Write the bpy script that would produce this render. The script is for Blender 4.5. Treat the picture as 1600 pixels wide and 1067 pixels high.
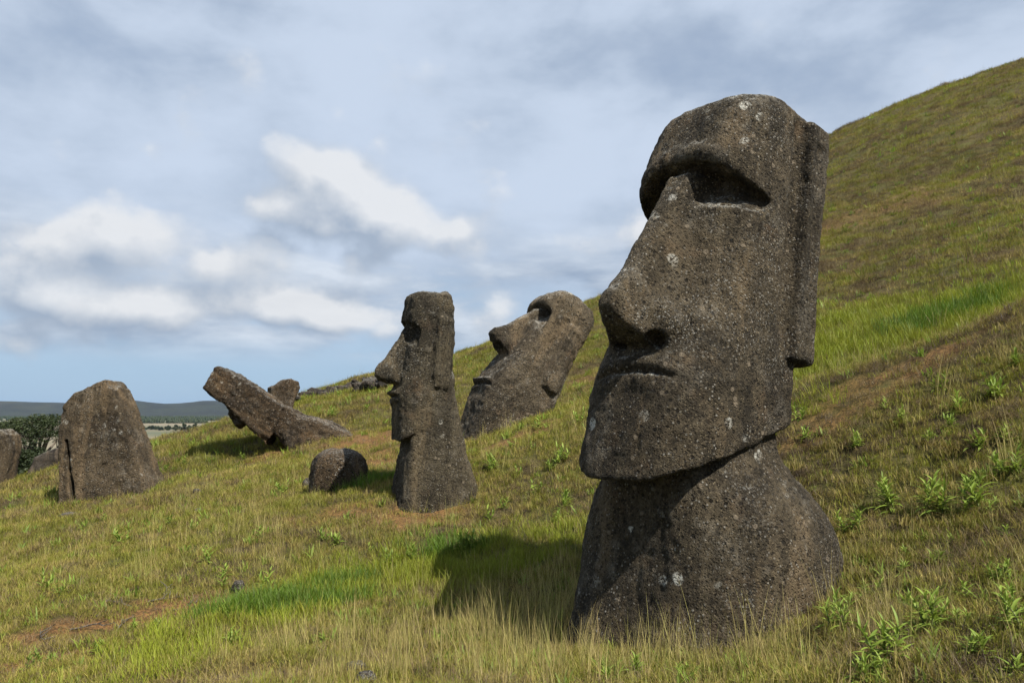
import bpy, math, random
import numpy as np
from mathutils import Matrix, Vector

QUICK = ''
R = math.radians
SC = bpy.context.scene
COL = SC.collection
for o in list(bpy.data.objects):
    bpy.data.objects.remove(o)

# ------------------------------------------------------------------ camera
F = 1244.4                                     # focal length in photo pixels (1600 wide)
PITCH = math.atan((640 - 533.5) / F)
cam_d = bpy.data.cameras.new('camera')
cam_d.sensor_width = 36.0
cam_d.lens = F / 1600 * 36
cam_d.clip_start = 0.05
cam_d.clip_end = 60000
cam = bpy.data.objects.new('camera', cam_d)
COL.objects.link(cam)
cam.rotation_euler = (R(90) + PITCH, 0, 0)
SC.camera = cam
EYE = 0.0

# ------------------------------------------------------------------ sun, exposure
SUN_EL = R(50)
SUN_AZ = (0.64, -0.77)                          # horizontal direction towards the sun (x, y)
_n = math.hypot(*SUN_AZ)
SUN_DIR = Vector((SUN_AZ[0] / _n * math.cos(SUN_EL), SUN_AZ[1] / _n * math.cos(SUN_EL), math.sin(SUN_EL)))
sun_d = bpy.data.lights.new('sun', 'SUN')
sun_d.energy = 5.0
sun_d.angle = R(0.55)
sun_d.color = (1.0, 0.93, 0.82)
sun = bpy.data.objects.new('sun', sun_d)
COL.objects.link(sun)
sun.rotation_euler = SUN_DIR.to_track_quat('Z', 'Y').to_euler()
sun.location = (20, -20, 30)
vs = SC.view_settings
vs.view_transform = 'Standard'
vs.look = 'None'
vs.exposure = 0.88
vs.gamma = 1.0
vs.use_curve_mapping = False


# ------------------------------------------------------------------ node helper
class NT:
    dim = '3D'

    def __init__(self, tree):
        self.t = tree
        self.t.nodes.clear()

    def n(self, typ, _out=0, _props=None, **inp):
        nd = self.t.nodes.new(typ)
        for k, v in (_props or {}).items():
            setattr(nd, k, v)
        for k, v in inp.items():
            key = int(k[1:]) if k[0] == 'i' and k[1:].isdigit() else k.replace('_', ' ')
            self.set(nd.inputs[key], v)
        return nd

    def set(self, sock, v):
        if hasattr(v, 'is_linked') or isinstance(v, bpy.types.NodeSocket):
            self.t.links.new(v, sock)
        elif isinstance(v, bpy.types.Node):
            self.t.links.new(v.outputs[0], sock)
        else:
            if isinstance(v, (tuple, list)) and len(v) == 3 and sock.type == 'RGBA':
                v = (*v, 1)
            sock.default_value = v

    def m(self, op, a, b=None, c=None, clamp=False):
        nd = self.t.nodes.new('ShaderNodeMath')
        nd.operation = op
        nd.use_clamp = clamp
        self.set(nd.inputs[0], a)
        if b is not None:
            self.set(nd.inputs[1], b)
        if c is not None:
            self.set(nd.inputs[2], c)
        return nd.outputs[0]

    def mix(self, f, a, b, blend='MIX'):
        nd = self.t.nodes.new('ShaderNodeMix')
        nd.data_type = 'RGBA'
        nd.blend_type = blend
        nd.clamp_factor = True
        self.set(nd.inputs[0], f)
        self.set(nd.inputs[6], a)
        self.set(nd.inputs[7], b)
        return nd.outputs[2]

    def ss(self, x, lo, hi, to0=0.0, to1=1.0):
        nd = self.t.nodes.new('ShaderNodeMapRange')
        nd.interpolation_type = 'SMOOTHSTEP'
        for i, v in enumerate((x, lo, hi, to0, to1)):
            self.set(nd.inputs[i], v)
        return nd.outputs[0]

    def noise(self, vec, scale, detail=4, rough=0.55, dist=0.0, lac=2.0):
        nd = self.t.nodes.new('ShaderNodeTexNoise')
        nd.noise_dimensions = self.dim
        self.set(nd.inputs['Vector'], vec)
        nd.inputs['Scale'].default_value = scale
        nd.inputs['Detail'].default_value = detail
        nd.inputs['Roughness'].default_value = rough
        nd.inputs['Lacunarity'].default_value = lac
        nd.inputs['Distortion'].default_value = dist
        return nd.outputs[0]

    def voro(self, vec, scale, feature='F1', out=0, rnd=1.0):
        nd = self.t.nodes.new('ShaderNodeTexVoronoi')
        nd.voronoi_dimensions = self.dim
        nd.feature = feature
        self.set(nd.inputs['Vector'], vec)
        nd.inputs['Scale'].default_value = scale
        nd.inputs['Randomness'].default_value = rnd
        return nd.outputs[out]

    def xyz(self, x, y, z=0.0):
        nd = self.t.nodes.new('ShaderNodeCombineXYZ')
        for i, v in enumerate((x, y, z)):
            self.set(nd.inputs[i], v)
        return nd.outputs[0]

    def mapping(self, vec, loc=(0, 0, 0), rot=(0, 0, 0), scale=(1, 1, 1)):
        nd = self.t.nodes.new('ShaderNodeMapping')
        self.set(nd.inputs[0], vec)
        nd.inputs[1].default_value = loc
        nd.inputs[2].default_value = rot
        nd.inputs[3].default_value = scale
        return nd.outputs[0]


# ------------------------------------------------------------------ world: sky with clouds
def build_world():
    w = bpy.data.worlds.new('World')
    SC.world = w
    w.use_nodes = True
    g = NT(w.node_tree)
    g.dim = '2D'
    sky = g.n('ShaderNodeTexSky', _props=dict(sky_type='NISHITA', sun_disc=False, sun_elevation=SUN_EL,
              sun_rotation=math.atan2(SUN_AZ[0], SUN_AZ[1]), altitude=100, air_density=1.0, dust_density=0.6, ozone_density=1.6))
    tc = g.n('ShaderNodeTexCoord')
    sep = g.n('ShaderNodeSeparateXYZ', Vector=tc.outputs['Generated'])
    X, Y, Z = sep.outputs[0], sep.outputs[1], sep.outputs[2]
    u = g.m('ARCTAN2', X, Y)                     # azimuth and elevation of the view direction
    v = g.m('ARCSINE', Z)
    nish = g.mix(1.0, sky.outputs[0], (0.10, 0.10, 0.10), 'MULTIPLY')
    base = g.mix(g.ss(v, 0.35, 0.02, 0.0, 0.85), nish, (0.265, 0.415, 0.60))
    # high, thin veil
    v1 = g.noise(g.xyz(u, g.m('MULTIPLY_ADD', v, 1.7, 5.0), 0.0), 1.7, 6, 0.52, 0.12)
    v2 = g.noise(g.xyz(u, g.m('MULTIPLY_ADD', v, 1.9, 11.0), 0.0), 4.2, 7, 0.55, 0.1)
    veil = g.m('ADD', g.m('MULTIPLY', v1, 0.6), g.m('MULTIPLY', v2, 0.4))
    up = g.ss(v, 0.02, 0.19)
    cover = g.m('MULTIPLY', g.ss(veil, 0.30, 0.50, .62, 1.0), g.m('ADD', g.m('MULTIPLY', up, 0.86), 0.10))
    shade = g.ss(g.m('ADD', g.m('MULTIPLY', v2, .5), g.m('MULTIPLY', v1, .5)), 0.36, 0.60)
    vcol = g.mix(shade, (0.385, 0.46, 0.575), (0.505, 0.585, 0.71))
    col = g.mix(cover, base, vcol)

    def shifted(du, dv):
        return g.m('ADD', u, du), g.m('ADD', v, dv)

    # layered banks low in the sky, lit from above
    def bank(uu, vv):
        return g.noise(g.xyz(g.m('MULTIPLY', uu, 1.5), g.m('MULTIPLY_ADD', vv, 5.0, 13.3), 0.0), 2.6, 7, 0.54, 0.1)
    b1 = bank(u, v)
    b2 = bank(*shifted(0.012, 0.016))
    band = g.m('MULTIPLY', g.m('MULTIPLY', g.ss(v, 0.045, 0.095), g.ss(v, 0.27, 0.15)), g.ss(b1, 0.35, 0.54))
    blit = g.m('MULTIPLY_ADD', g.m('SUBTRACT', b1, b2), 2.6, 0.46, clamp=True)
    bcol = g.mix(blit, (0.24, 0.315, 0.43), (0.60, 0.655, 0.73))
    col = g.mix(g.m('MULTIPLY', band, 0.88), col, bcol)

    # cumulus: one noise field in direction space, with the cloud masses of this sky
    def blob(uu, vv, px, py, ru, rv, amp):
        bu, bv = (px - 800) / F, (640 - py) / F
        du = g.m('DIVIDE', g.m('SUBTRACT', uu, bu), ru / F)
        dv = g.m('DIVIDE', g.m('SUBTRACT', vv, bv), rv / F)
        r2 = g.m('ADD', g.m('MULTIPLY', du, du), g.m('MULTIPLY', dv, dv))
        return g.m('MULTIPLY', g.m('EXPONENT', g.m('MULTIPLY', r2, -1.0)), amp)
    blobs = [(505, 275, 75, 48, 0.396), (580, 315, 110, 62, 0.447), (650, 368, 95, 48, 0.396), (465, 335, 75, 56, 0.344), (240, 405, 120, 42, 0.430), (85, 440, 120, 50, 0.396), (370, 435, 120, 36, 0.310),
             (330, 485, 250, 34, 0.310), (520, 500, 170, 28, 0.275), (150, 500, 200, 32, 0.275), (865, 385, 85, 32, 0.292), (780, 480, 85, 34, 0.275), (1310, 150, 55, 20, 0.224), (60, 550, 120, 30, 0.310), (985, 370, 55, 46, 0.292)]
    far = g.noise(g.xyz(u, g.m('ADD', v, 39.0), 0.0), 1.1, 2, 0.5)
    outside = g.ss(g.m('ABSOLUTE', u), 0.75, 1.1)

    def puff(uu, vv):
        vec = g.xyz(uu, g.m('MULTIPLY', vv, 1.25), 0.0)
        a = g.noise(vec, 7.0, 8, 0.56, 0.0)
        wv = g.n('ShaderNodeVectorMath', _props=dict(operation='ADD'), i0=vec, i1=g.xyz(g.m('MULTIPLY', a, .06), g.m('MULTIPLY', a, -.06), 0.0)).outputs[0]
        b = g.voro(wv, 13.0, 'SMOOTH_F1')
        b2_ = g.voro(wv, 31.0, 'SMOOTH_F1')
        f = g.m('SUBTRACT', g.m('SUBTRACT', g.m('MULTIPLY', a, .80), g.m('MULTIPLY', b, .30)), g.m('MULTIPLY', b2_, .12))
        bias = g.m('MULTIPLY', g.m('MULTIPLY', g.ss(far, 0.50, 0.66), outside), g.m('MULTIPLY', g.m('MULTIPLY', g.ss(vv, 0.02, 0.10), g.ss(vv, 0.5, 0.3)), .34))
        for q in blobs:
            bias = g.m('ADD', bias, blob(uu, vv, *q))
        return g.m('ADD', f, bias)
    n0 = puff(u, v)
    n1 = puff(*shifted(0.016, 0.030))
    dens = g.ss(n0, 0.36, 0.66)
    lit = g.m('MULTIPLY_ADD', g.m('SUBTRACT', n0, n1), 2.3, 0.46, clamp=True)
    ccol = g.mix(lit, (0.285, 0.35, 0.445), (0.70, 0.71, 0.725))
    col = g.mix(g.m('MULTIPLY', dens, 0.82), col, ccol)
    below = g.ss(v, -0.01, -0.05)
    col = g.mix(below, col, (0.10, 0.11, 0.09))
    bg = g.n('ShaderNodeBackground', Color=col, Strength=0.65)
    out = g.n('ShaderNodeOutputWorld', Surface=bg)
    w.cycles.sampling_method = 'MANUAL'
    w.cycles.sample_map_resolution = 512


build_world()
SC.cycles.max_bounces = 4
SC.cycles.use_adaptive_sampling = True
SC.cycles.adaptive_threshold = 0.02
SC.cycles.diffuse_bounces = 2
SC.cycles.glossy_bounces = 2
SC.cycles.transmission_bounces = 3
SC.cycles.transparent_max_bounces = 6
SC.cycles.volume_bounces = 0
SC.cycles.use_denoising = True
SC.cycles.caustics_reflective = False
SC.cycles.caustics_refractive = False


# ------------------------------------------------------------------ numpy noise
def _hash(ix, iy, iz, seed):
    h = (ix.astype(np.int64) * 374761393 + iy.astype(np.int64) * 668265263 + iz.astype(np.int64) * 2147483647 + seed * 974711) & 0xFFFFFFFF
    h = ((h ^ (h >> 13)) * 1274126177) & 0xFFFFFFFF
    h = h ^ (h >> 16)
    return (h & 0xFFFF).astype(np.float32) / 32767.5 - 1.0


def vnoise(x, y, z, seed=0):
    ix, iy, iz = np.floor(x), np.floor(y), np.floor(z)
    fx, fy, fz = x - ix, y - iy, z - iz
    ix, iy, iz = ix.astype(np.int32), iy.astype(np.int32), iz.astype(np.int32)
    fx, fy, fz = [t * t * t * (t * (t * 6 - 15) + 10) for t in (fx, fy, fz)]
    o = 0
    for a in (0, 1):
        for b in (0, 1):
            for c in (0, 1):
                w = (fx if a else 1 - fx) * (fy if b else 1 - fy) * (fz if c else 1 - fz)
                o = o + w * _hash(ix + a, iy + b, iz + c, seed)
    return o


def fbm(x, y, z, octv=4, seed=0, gain=0.5):
    s, a, o = 1.0, 1.0, 0
    for k in range(octv):
        o = o + a * vnoise(x * s + k * 17.3, y * s - k * 9.1, z * s + k * 4.7, seed + k)
        s *= 2.03
        a *= gain
    return o


def noise2(x, y, scale, octv=3, seed=0):
    x = np.asarray(x, np.float64)
    return fbm(x / scale, np.asarray(y, np.float64) / scale, np.zeros_like(x) + 0.37, octv, seed)


def sstep(a, b, x):
    t = np.clip((x - a) / (b - a), 0, 1)
    return t * t * (3 - 2 * t)


# ------------------------------------------------------------------ terrain height
def ray(px, py):
    vx, vz = (px - 800) / F, -(py - 533.5) / F
    y = math.cos(PITCH) - math.sin(PITCH) * vz
    z = math.sin(PITCH) + math.cos(PITCH) * vz
    return vx / y, z / y


def pt(px, py, Y):
    a, b = ray(px, py)
    return Vector((a * Y, Y, b * Y))


CTRL = [(0, 1067, 6.6), (400, 1067, 5.6), (800, 1067, 4.9), (1200, 1067, 4.2), (1600, 1067, 3.2),
        (895, 1018, 6.3), (1300, 868, 6.7), (1100, 1000, 5.9),
        (690, 798, 12), (620, 772, 12.4), (755, 762, 12.6), (525, 765, 13.5), (740, 690, 16.5), (870, 642, 17.5),
        (430, 695, 22), (535, 662, 23), (320, 715, 22), (130, 790, 19.5), (245, 745, 21),
        (0, 752, 26), (200, 702, 30), (330, 668, 33), (470, 622, 38), (590, 597, 42), (720, 555, 46), (940, 465, 56), (1280, 225, 72), (1600, 97, 62),
        (1600, 480, 9.5), (1450, 540, 10.2), (1260, 600, 10.8), (1600, 494, 11.6), (1450, 552, 12.2), (1270, 610, 12.6),
        (1600, 450, 16), (1450, 492, 16), (1300, 530, 16), (1600, 300, 30), (1300, 380, 32), (1300, 450, 23), (900, 560, 27), (700, 620, 26),
        (300, 780, 16.5), (950, 640, 14)]
_P = [tuple(pt(*c)) for c in CTRL]
_P += [(0, 0, -1.75), (-4, 0, -2.5), (4, 0, -.6), (-4, -6, -2.8), (4, -6, -1.0), (10, 0, 1.4)]
for c in CTRL[19:28]:
    x, y, z = pt(*c)
    if z < 0:
        _P += [(x * 1.3, y * 1.3, z * 1.3 - 1.5), (x * 1.8, y * 1.8, z * 1.8 - 6)]
    else:
        _P += [(x * 1.3, y * 1.3, z * 1.12), (x * 1.8, y * 1.8, z * 1.05 - 2)]
_P = np.array(_P)


def _U(r2):
    return .5 * r2 * np.log(r2 + 1e-9)


def _solve(P, lam=.01):
    n = len(P)
    d2 = ((P[:, None, :2] - P[None, :, :2]) ** 2).sum(-1)
    K = _U(d2) + np.diag(lam * np.maximum(1, P[:, 1]))
    Q = np.c_[np.ones(n), P[:, :2]]
    A = np.block([[K, Q], [Q.T, np.zeros((3, 3))]])
    return np.linalg.solve(A, np.r_[P[:, 2], 0, 0, 0])


_W = _solve(_P)
PLAIN_Z = -46.0
X0, X1, Y0, Y1 = -95.0, 125.0, -22.0, 150.0


def base_h(x, y):
    o = _W[-3] + _W[-2] * x + _W[-1] * y
    for p, w in zip(_P, _W):
        o = o + w * _U((x - p[0]) ** 2 + (y - p[1]) ** 2)
    return o


def height(x, y):
    x = np.asarray(x, np.float64)
    y = np.asarray(y, np.float64)
    z = base_h(x, y)
    d = np.hypot(x, y)
    near = 1 - sstep(14, 40, d)
    z = z + 0.075 * noise2(x, y, 1.3, 3, 5) * (0.4 + 0.6 * near) + 0.022 * noise2(x, y, 0.33, 2, 9) * near
    z = z + 0.24 * noise2(x, y, 4.2, 3, 21) * sstep(9, 26, d) + 0.17 * noise2(x, y, 1.5, 2, 23) * sstep(16, 34, d)
    # sheep-track ledges along the right-hand slope
    t = noise2(x * 0.35, y * 0.9 + x * 0.25, 1.1, 3, 33)
    z = z + 0.05 * t * sstep(1.5, 4, x) * near
    edge = np.minimum.reduce([x - X0, X1 - x, y - Y0, Y1 - y])
    k = sstep(1.0, 26.0, edge)
    z = np.where(k < 1, (PLAIN_Z - 6) * (1 - k) + z * k, z)
    return np.maximum(z, PLAIN_Z - 6)


def ground_at(px, py, lo=2.5, hi=110):
    """world point where the photo's pixel meets the slope"""
    Y = np.geomspace(lo, hi, 1500)
    a, b = ray(px, py)
    h = height(a * Y, Y)
    i = np.argmax(h >= b * Y)
    if h[i] < b * Y[i]:
        i = len(Y) - 1
    return Vector((a * Y[i], Y[i], float(h[i])))


# ------------------------------------------------------------------ mesh helpers
def mesh_from(name, V, faces, smooth=True):
    me = bpy.data.meshes.new(name)
    V = np.asarray(V, np.float32)
    if isinstance(faces, np.ndarray):
        k = faces.shape[1]
        me.vertices.add(len(V))
        me.vertices.foreach_set('co', V.ravel())
        me.loops.add(faces.size)
        me.loops.foreach_set('vertex_index', faces.astype(np.int32).ravel())
        me.polygons.add(len(faces))
        me.polygons.foreach_set('loop_start', np.arange(0, faces.size, k, dtype=np.int32))
        me.update(calc_edges=True)
        me.validate()
    else:
        me.from_pydata([tuple(map(float, v)) for v in V], [], faces)
        me.update()
    if smooth:
        me.polygons.foreach_set('use_smooth', np.ones(len(me.polygons), bool))
    return me


def link(name, me, mat=None, parent=None, **props):
    o = bpy.data.objects.new(name, me)
    COL.objects.link(o)
    if mat is not None and me is not None and not me.materials:
        me.materials.append(mat)
    if parent is not None:
        o.parent = parent
    for k, v in props.items():
        o[k] = v
    return o


# ------------------------------------------------------------------ implicit modelling
def smin(a, b, k):
    h = np.maximum(k - np.abs(a - b), 0) / k
    return np.minimum(a, b) - h * h * k * .25


def smax(a, b, k):
    return -smin(-a, -b, k)


def table(zs, vals, soft=0.06):
    zz = np.linspace(min(zs), max(zs), 500)
    v = np.interp(zz, zs, vals)
    s = soft / (zz[1] - zz[0])
    if s > 0.3:
        r = int(4 * s) + 1
        kx = np.arange(-r, r + 1)
        kern = np.exp(-.5 * (kx / s) ** 2)
        kern /= kern.sum()
        v = np.convolve(np.pad(v, r, mode='edge'), kern, 'valid')
    return lambda z: np.interp(z, zz, v).astype(np.float32)


def loft(x, y, z, front, back, hw, rf, rb, extra_y=None):
    fr, bk, w = front(z), back(z), hw(z)
    cy = (fr + bk) / 2
    hd = (fr - bk) / 2
    yy = y - cy
    if extra_y is not None:
        yy = yy - extra_y * sstep(-.15, .12, yy)
    r = np.where(yy > 0, rf, rb)
    r = np.minimum(r, np.minimum(w, hd) * .98)
    qx = np.abs(x) - (w - r)
    qy = np.abs(yy) - (hd - r)
    return np.hypot(np.maximum(qx, 0), np.maximum(qy, 0)) + np.minimum(np.maximum(qx, qy), 0) - r


def round_cone(x, y, z, a, b, ra, rb, sx=1.0):
    a, b = np.array(a, np.float32), np.array(b, np.float32)
    d = b - a
    px, py, pz = (x - a[0]), y - a[1], z - a[2]
    t = np.clip((px * d[0] + py * d[1] + pz * d[2]) / float(d @ d), 0, 1)
    qx, qy, qz = (px - t * d[0]) / sx, py - t * d[1], pz - t * d[2]
    return np.sqrt(qx * qx + qy * qy + qz * qz) - (ra + t * (rb - ra))


def ellipsoid(x, y, z, c, r):
    k = np.sqrt(((x - c[0]) / r[0]) ** 2 + ((y - c[1]) / r[1]) ** 2 + ((z - c[2]) / r[2]) ** 2)
    return (k - 1) * min(r)


def rbox(x, y, z, c, h, r):
    q = [np.abs(t - cc) - (hh - r) for t, cc, hh in zip((x, y, z), c, h)]
    o = np.sqrt(sum(np.maximum(t, 0) ** 2 for t in q))
    return o + np.minimum(np.maximum.reduce(q), 0) - r


def poly2(u, v, pts):
    pts = np.array(pts, np.float32)
    d = np.full(u.shape, 1e9, np.float32)
    s = np.ones(u.shape, np.float32)
    n = len(pts)
    for i in range(n):
        a, b = pts[i], pts[i - 1]
        e = b - a
        wx, wy = u - a[0], v - a[1]
        t = np.clip((wx * e[0] + wy * e[1]) / float(e @ e), 0, 1)
        d = np.minimum(d, (wx - e[0] * t) ** 2 + (wy - e[1] * t) ** 2)
        c1, c2, c3 = v >= a[1], v < b[1], e[0] * wy > e[1] * wx
        s = np.where((c1 & c2 & c3) | (~c1 & ~c2 & ~c3), -s, s)
    return s * np.sqrt(d)


def surface_nets(fn, lo, hi, h):
    ax = [np.arange(l, u + h, h, dtype=np.float32) for l, u in zip(lo, hi)]
    nx, ny, nz = map(len, ax)
    f = np.empty((nx, ny, nz), np.float32)
    step = max(1, int(600000 / (ny * nz)))
    for i in range(0, nx, step):
        gx, gy, gz = np.meshgrid(ax[0][i:i + step], ax[1], ax[2], indexing='ij')
        f[i:i + step] = fn(gx, gy, gz)
    f[0] = f[-1] = 1
    f[:, 0] = f[:, -1] = 1
    f[:, :, -1] = 1
    f[:, :, 0] = 1
    s = f < 0
    c = [s[a:nx - 1 + a, b:ny - 1 + b, d:nz - 1 + d] for a in (0, 1) for b in (0, 1) for d in (0, 1)]
    cnt = sum(t.astype(np.int8) for t in c)
    act = (cnt > 0) & (cnt < 8)
    I = np.argwhere(act)
    idx = np.full(act.shape, -1, np.int64)
    idx[act] = np.arange(len(I))
    acc = np.zeros((len(I), 3), np.float32)
    num = np.zeros(len(I), np.float32)
    corners = np.array([(a, b, d) for a in (0, 1) for b in (0, 1) for d in (0, 1)])
    for p in range(8):
        for q in range(p + 1, 8):
            if np.abs(corners[p] - corners[q]).sum() != 1:
                continue
            A, B = I + corners[p], I + corners[q]
            fa, fb = f[tuple(A.T)], f[tuple(B.T)]
            m = (fa < 0) != (fb < 0)
            t = fa / np.where(m, fa - fb, 1)
            P = corners[p] + t[:, None] * (corners[q] - corners[p])
            acc[m] += P[m]
            num[m] += 1
    V = (I + acc / num[:, None]) * h + np.array(lo)
    quads = []
    for axis in range(3):
        sl = [slice(None)] * 3
        sl2 = [slice(None)] * 3
        sl[axis] = slice(0, -1)
        sl2[axis] = slice(1, None)
        e = s[tuple(sl)] != s[tuple(sl2)]
        E = np.argwhere(e)
        o1, o2 = [a for a in range(3) if a != axis]
        E = E[(E[:, o1] > 0) & (E[:, o2] > 0) & (E[:, o1] < f.shape[o1] - 1) & (E[:, o2] < f.shape[o2] - 1)]
        ins = s[tuple(E.T)]
        d1, d2 = np.zeros(3, int), np.zeros(3, int)
        d1[o1] = 1
        d2[o2] = 1
        q = np.stack([idx[tuple((E - d1 - d2).T)], idx[tuple((E - d2).T)], idx[tuple(E.T)], idx[tuple((E - d1).T)]], 1)
        flip = ins if axis != 1 else ~ins
        q[~flip] = q[~flip][:, ::-1]
        quads.append(q)
    return V, np.concatenate(quads)


def stone_mesh(name, fn, lo, hi, h, seed, rough=1.0, streak=0.0, unit=1.0, chipping=1.0, lump=1.0):
    V, Q = surface_nets(fn, lo, hi, h)
    e = h * 0.6
    x, y, z = [V[:, i].astype(np.float32) for i in range(3)]
    # settle the vertices on the surface, then roughen along the normal
    for it in range(2):
        f0 = fn(x, y, z)
        gx = (fn(x + e, y, z) - fn(x - e, y, z)) / (2 * e)
        gy = (fn(x, y + e, z) - fn(x, y - e, z)) / (2 * e)
        gz = (fn(x, y, z + e) - fn(x, y, z - e)) / (2 * e)
        gl = np.maximum(np.sqrt(gx * gx + gy * gy + gz * gz), .5)
        st = np.clip(f0 / gl, -h * .5, h * .5) * .7
        x, y, z = x - st * gx / gl, y - st * gy / gl, z - st * gz / gl
    nx, ny, nz = gx / gl, gy / gl, gz / gl
    u = unit
    d = 0.018 * lump * fbm(x / (.42 * u), y / (.42 * u), z / (.42 * u), 3, seed)
    d = d + 0.013 * fbm(x / (.09 * u), y / (.09 * u), z / (.09 * u), 2, seed + 7)
    pit = fbm(x / (.055 * u), y / (.055 * u), z / (.06 * u), 2, seed + 13)
    d = d - 0.013 * sstep(.35, .85, pit) + 0.007 * sstep(.3, .9, -pit)
    chip = fbm(x / (.8 * u), y / (.8 * u), z / (.8 * u), 3, seed + 31)
    d = d - 0.03 * chipping * sstep(.45, .6, chip)
    if streak:
        sx = fbm(x / (.10 * u), y / (.10 * u), z / (1.1 * u), 3, seed + 3)
        d = d + streak * sx
    d = (d * rough).astype(np.float32)
    V = np.stack([x + nx * d, y + ny * d, z + nz * d], 1)
    return mesh_from(name, V, Q)


# ------------------------------------------------------------------ materials
def new_mat(name):
    m = bpy.data.materials.new(name)
    m.use_nodes = True
    return m, NT(m.node_tree)


def stone_mat(name, dark, mid, light, lichen=0.5, streak=0.0, seed=0.0, warm=(0.16, 0.10, 0.055), scale=1.0, crust=0.5, pale=0.0):
    m, g = new_mat(name)
    tc = g.n('ShaderNodeTexCoord')
    P = g.mapping(tc.outputs['Object'], loc=(seed, seed * 1.7, -seed), scale=(scale, scale, scale))
    n1 = g.noise(P, 1.6, 5, 0.6, 0.3)
    n2 = g.noise(P, 7.0, 8, 0.68)
    n3 = g.noise(P, 38.0, 6, 0.7)
    n4 = g.noise(P, 120.0, 3, 0.7)
    c = g.mix(g.ss(n1, 0.36, 0.66), dark, mid)
    c = g.mix(g.m('MULTIPLY', g.ss(n2, 0.46, 0.68), 0.85), c, light)
    c = g.mix(g.m('MULTIPLY', g.ss(g.noise(g.mapping(P, loc=(3, 8, 1)), 3.1, 7, 0.65), 0.56, 0.72), 0.30), c, warm)
    if streak:
        s = g.noise(g.mapping(P, scale=(1, 1, 0.085)), 9.0, 7, 0.65)
        c = g.mix(g.m('MULTIPLY', g.ss(s, 0.50, 0.68), streak), c, tuple(t * 1.5 for t in light))
        c = g.mix(g.m('MULTIPLY', g.ss(s, 0.46, 0.32), streak), c, tuple(t * .8 for t in dark))
    big = g.noise(g.mapping(P, loc=(6, 1, 2)), .8, 5, .55, .6)
    c = g.mix(g.m('MULTIPLY', g.ss(big, .50, .66), .5), c, (light[0] * 1.25, light[1] * 1.22, light[2] * 1.2))
    c = g.mix(g.m('MULTIPLY', g.ss(big, .48, .34), .55), c, tuple(t * .6 for t in dark))
    if pale:
        c = g.mix(g.m('MULTIPLY', g.m('MULTIPLY', g.ss(g.noise(g.mapping(P, loc=(9, 9, 3)), 2.2, 7, .68), .52, .64), g.ss(n2, .40, .56)), pale), c, (.21, .195, .165))
    stn = g.noise(g.mapping(P, loc=(2, 5, 3), scale=(1, 1, 0.22)), 2.6, 6, 0.6, 0.5)
    c = g.mix(g.m('MULTIPLY', g.ss(stn, 0.50, 0.66), 0.75), c, (light[0] * 1.75, light[1] * 1.6, light[2] * 1.45))
    c = g.mix(g.m('MULTIPLY', g.ss(stn, 0.46, 0.30), 0.75), c, tuple(t * .55 for t in dark))
    # dark pitting between bubbles of tuff
    c = g.mix(g.m('MULTIPLY', g.ss(n3, 0.50, 0.36), 0.9), c, tuple(t * .30 for t in dark))
    c = g.mix(g.m('MULTIPLY', g.ss(n3, 0.54, 0.70), 0.5), c, tuple(min(.4, t * 1.9) for t in light))
    c = g.mix(g.m('MULTIPLY', g.ss(n4, 0.56, 0.72), 0.38), c, tuple(min(.5, t * 2.4) for t in light))
    # grey crust lichen: a fine scatter, gathered in drifts, plus a few pale rosettes
    drift = g.ss(g.noise(g.mapping(P, loc=(11, 2, 5)), 1.3, 6, 0.62), 0.56 - .12 * crust, 0.74)
    fine = g.ss(g.noise(g.mapping(P, loc=(1, 7, 2)), 55.0, 5, 0.75), 0.56, 0.64)
    geo = g.n('ShaderNodeNewGeometry')
    upn = g.ss(g.n('ShaderNodeSeparateXYZ', Vector=geo.outputs['Normal']).outputs[2], 0.60, 0.92)
    dd = drift
    top_l = g.m('MULTIPLY', g.m('MULTIPLY', upn, g.ss(n2, 0.34, 0.54)), g.ss(g.noise(g.mapping(P, loc=(5, 7, 2)), 42.0, 5, 0.75), 0.47, 0.58))
    c = g.mix(g.m('MULTIPLY', g.m('MULTIPLY', dd, fine), 0.55 + .45 * lichen), c, (0.32, 0.32, 0.295))
    c = g.mix(g.m('MULTIPLY', top_l, lichen), c, (0.33, 0.33, 0.305))
    vz = g.voro(g.n('ShaderNodeVectorMath', _props=dict(operation='ADD'), i0=P, i1=g.xyz(g.m('MULTIPLY', n3, .05), g.m('MULTIPLY', n2, .05), 0)).outputs[0], 5.2, out=0)
    gate = g.ss(g.noise(g.mapping(P, loc=(7, 1, 9)), 2.2, 3, .5), 0.60 - .05 * lichen, 0.68)
    ros = g.m('MULTIPLY', g.m('MULTIPLY', g.ss(vz, 0.30, 0.22), gate), g.ss(n3, 0.42, 0.56))
    c = g.mix(g.m('MULTIPLY', ros, lichen), c, (0.42, 0.42, 0.38))
    def specks(sc, off, near, share, soft=.05):
        nd = g.t.nodes.new('ShaderNodeTexVoronoi')
        g.set(nd.inputs['Vector'], g.mapping(P, loc=off))
        nd.inputs['Scale'].default_value = sc
        rr = g.n('ShaderNodeSeparateColor', Color=nd.outputs['Color']).outputs[0]
        return g.m('MULTIPLY', g.ss(nd.outputs['Distance'], near, near * .55), g.ss(rr, 1 - share - soft, 1 - share))
    patchy = g.ss(g.noise(g.mapping(P, loc=(4, 4, 8)), 2.4, 5, .6), .40, .62, .25, 1.0)
    s1 = g.m('MULTIPLY', specks(40.0, (1, 2, 3), .42, .15), patchy)
    s2 = g.m('MULTIPLY', specks(64.0, (5, 1, 7), .45, .22), patchy)
    s3 = specks(13.0, (8, 3, 1), .34, .06)
    p1_ = g.m('MULTIPLY', specks(26.0, (2, 9, 4), .48, .15), g.ss(n1, .38, .6, .2, 1.0))
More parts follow.
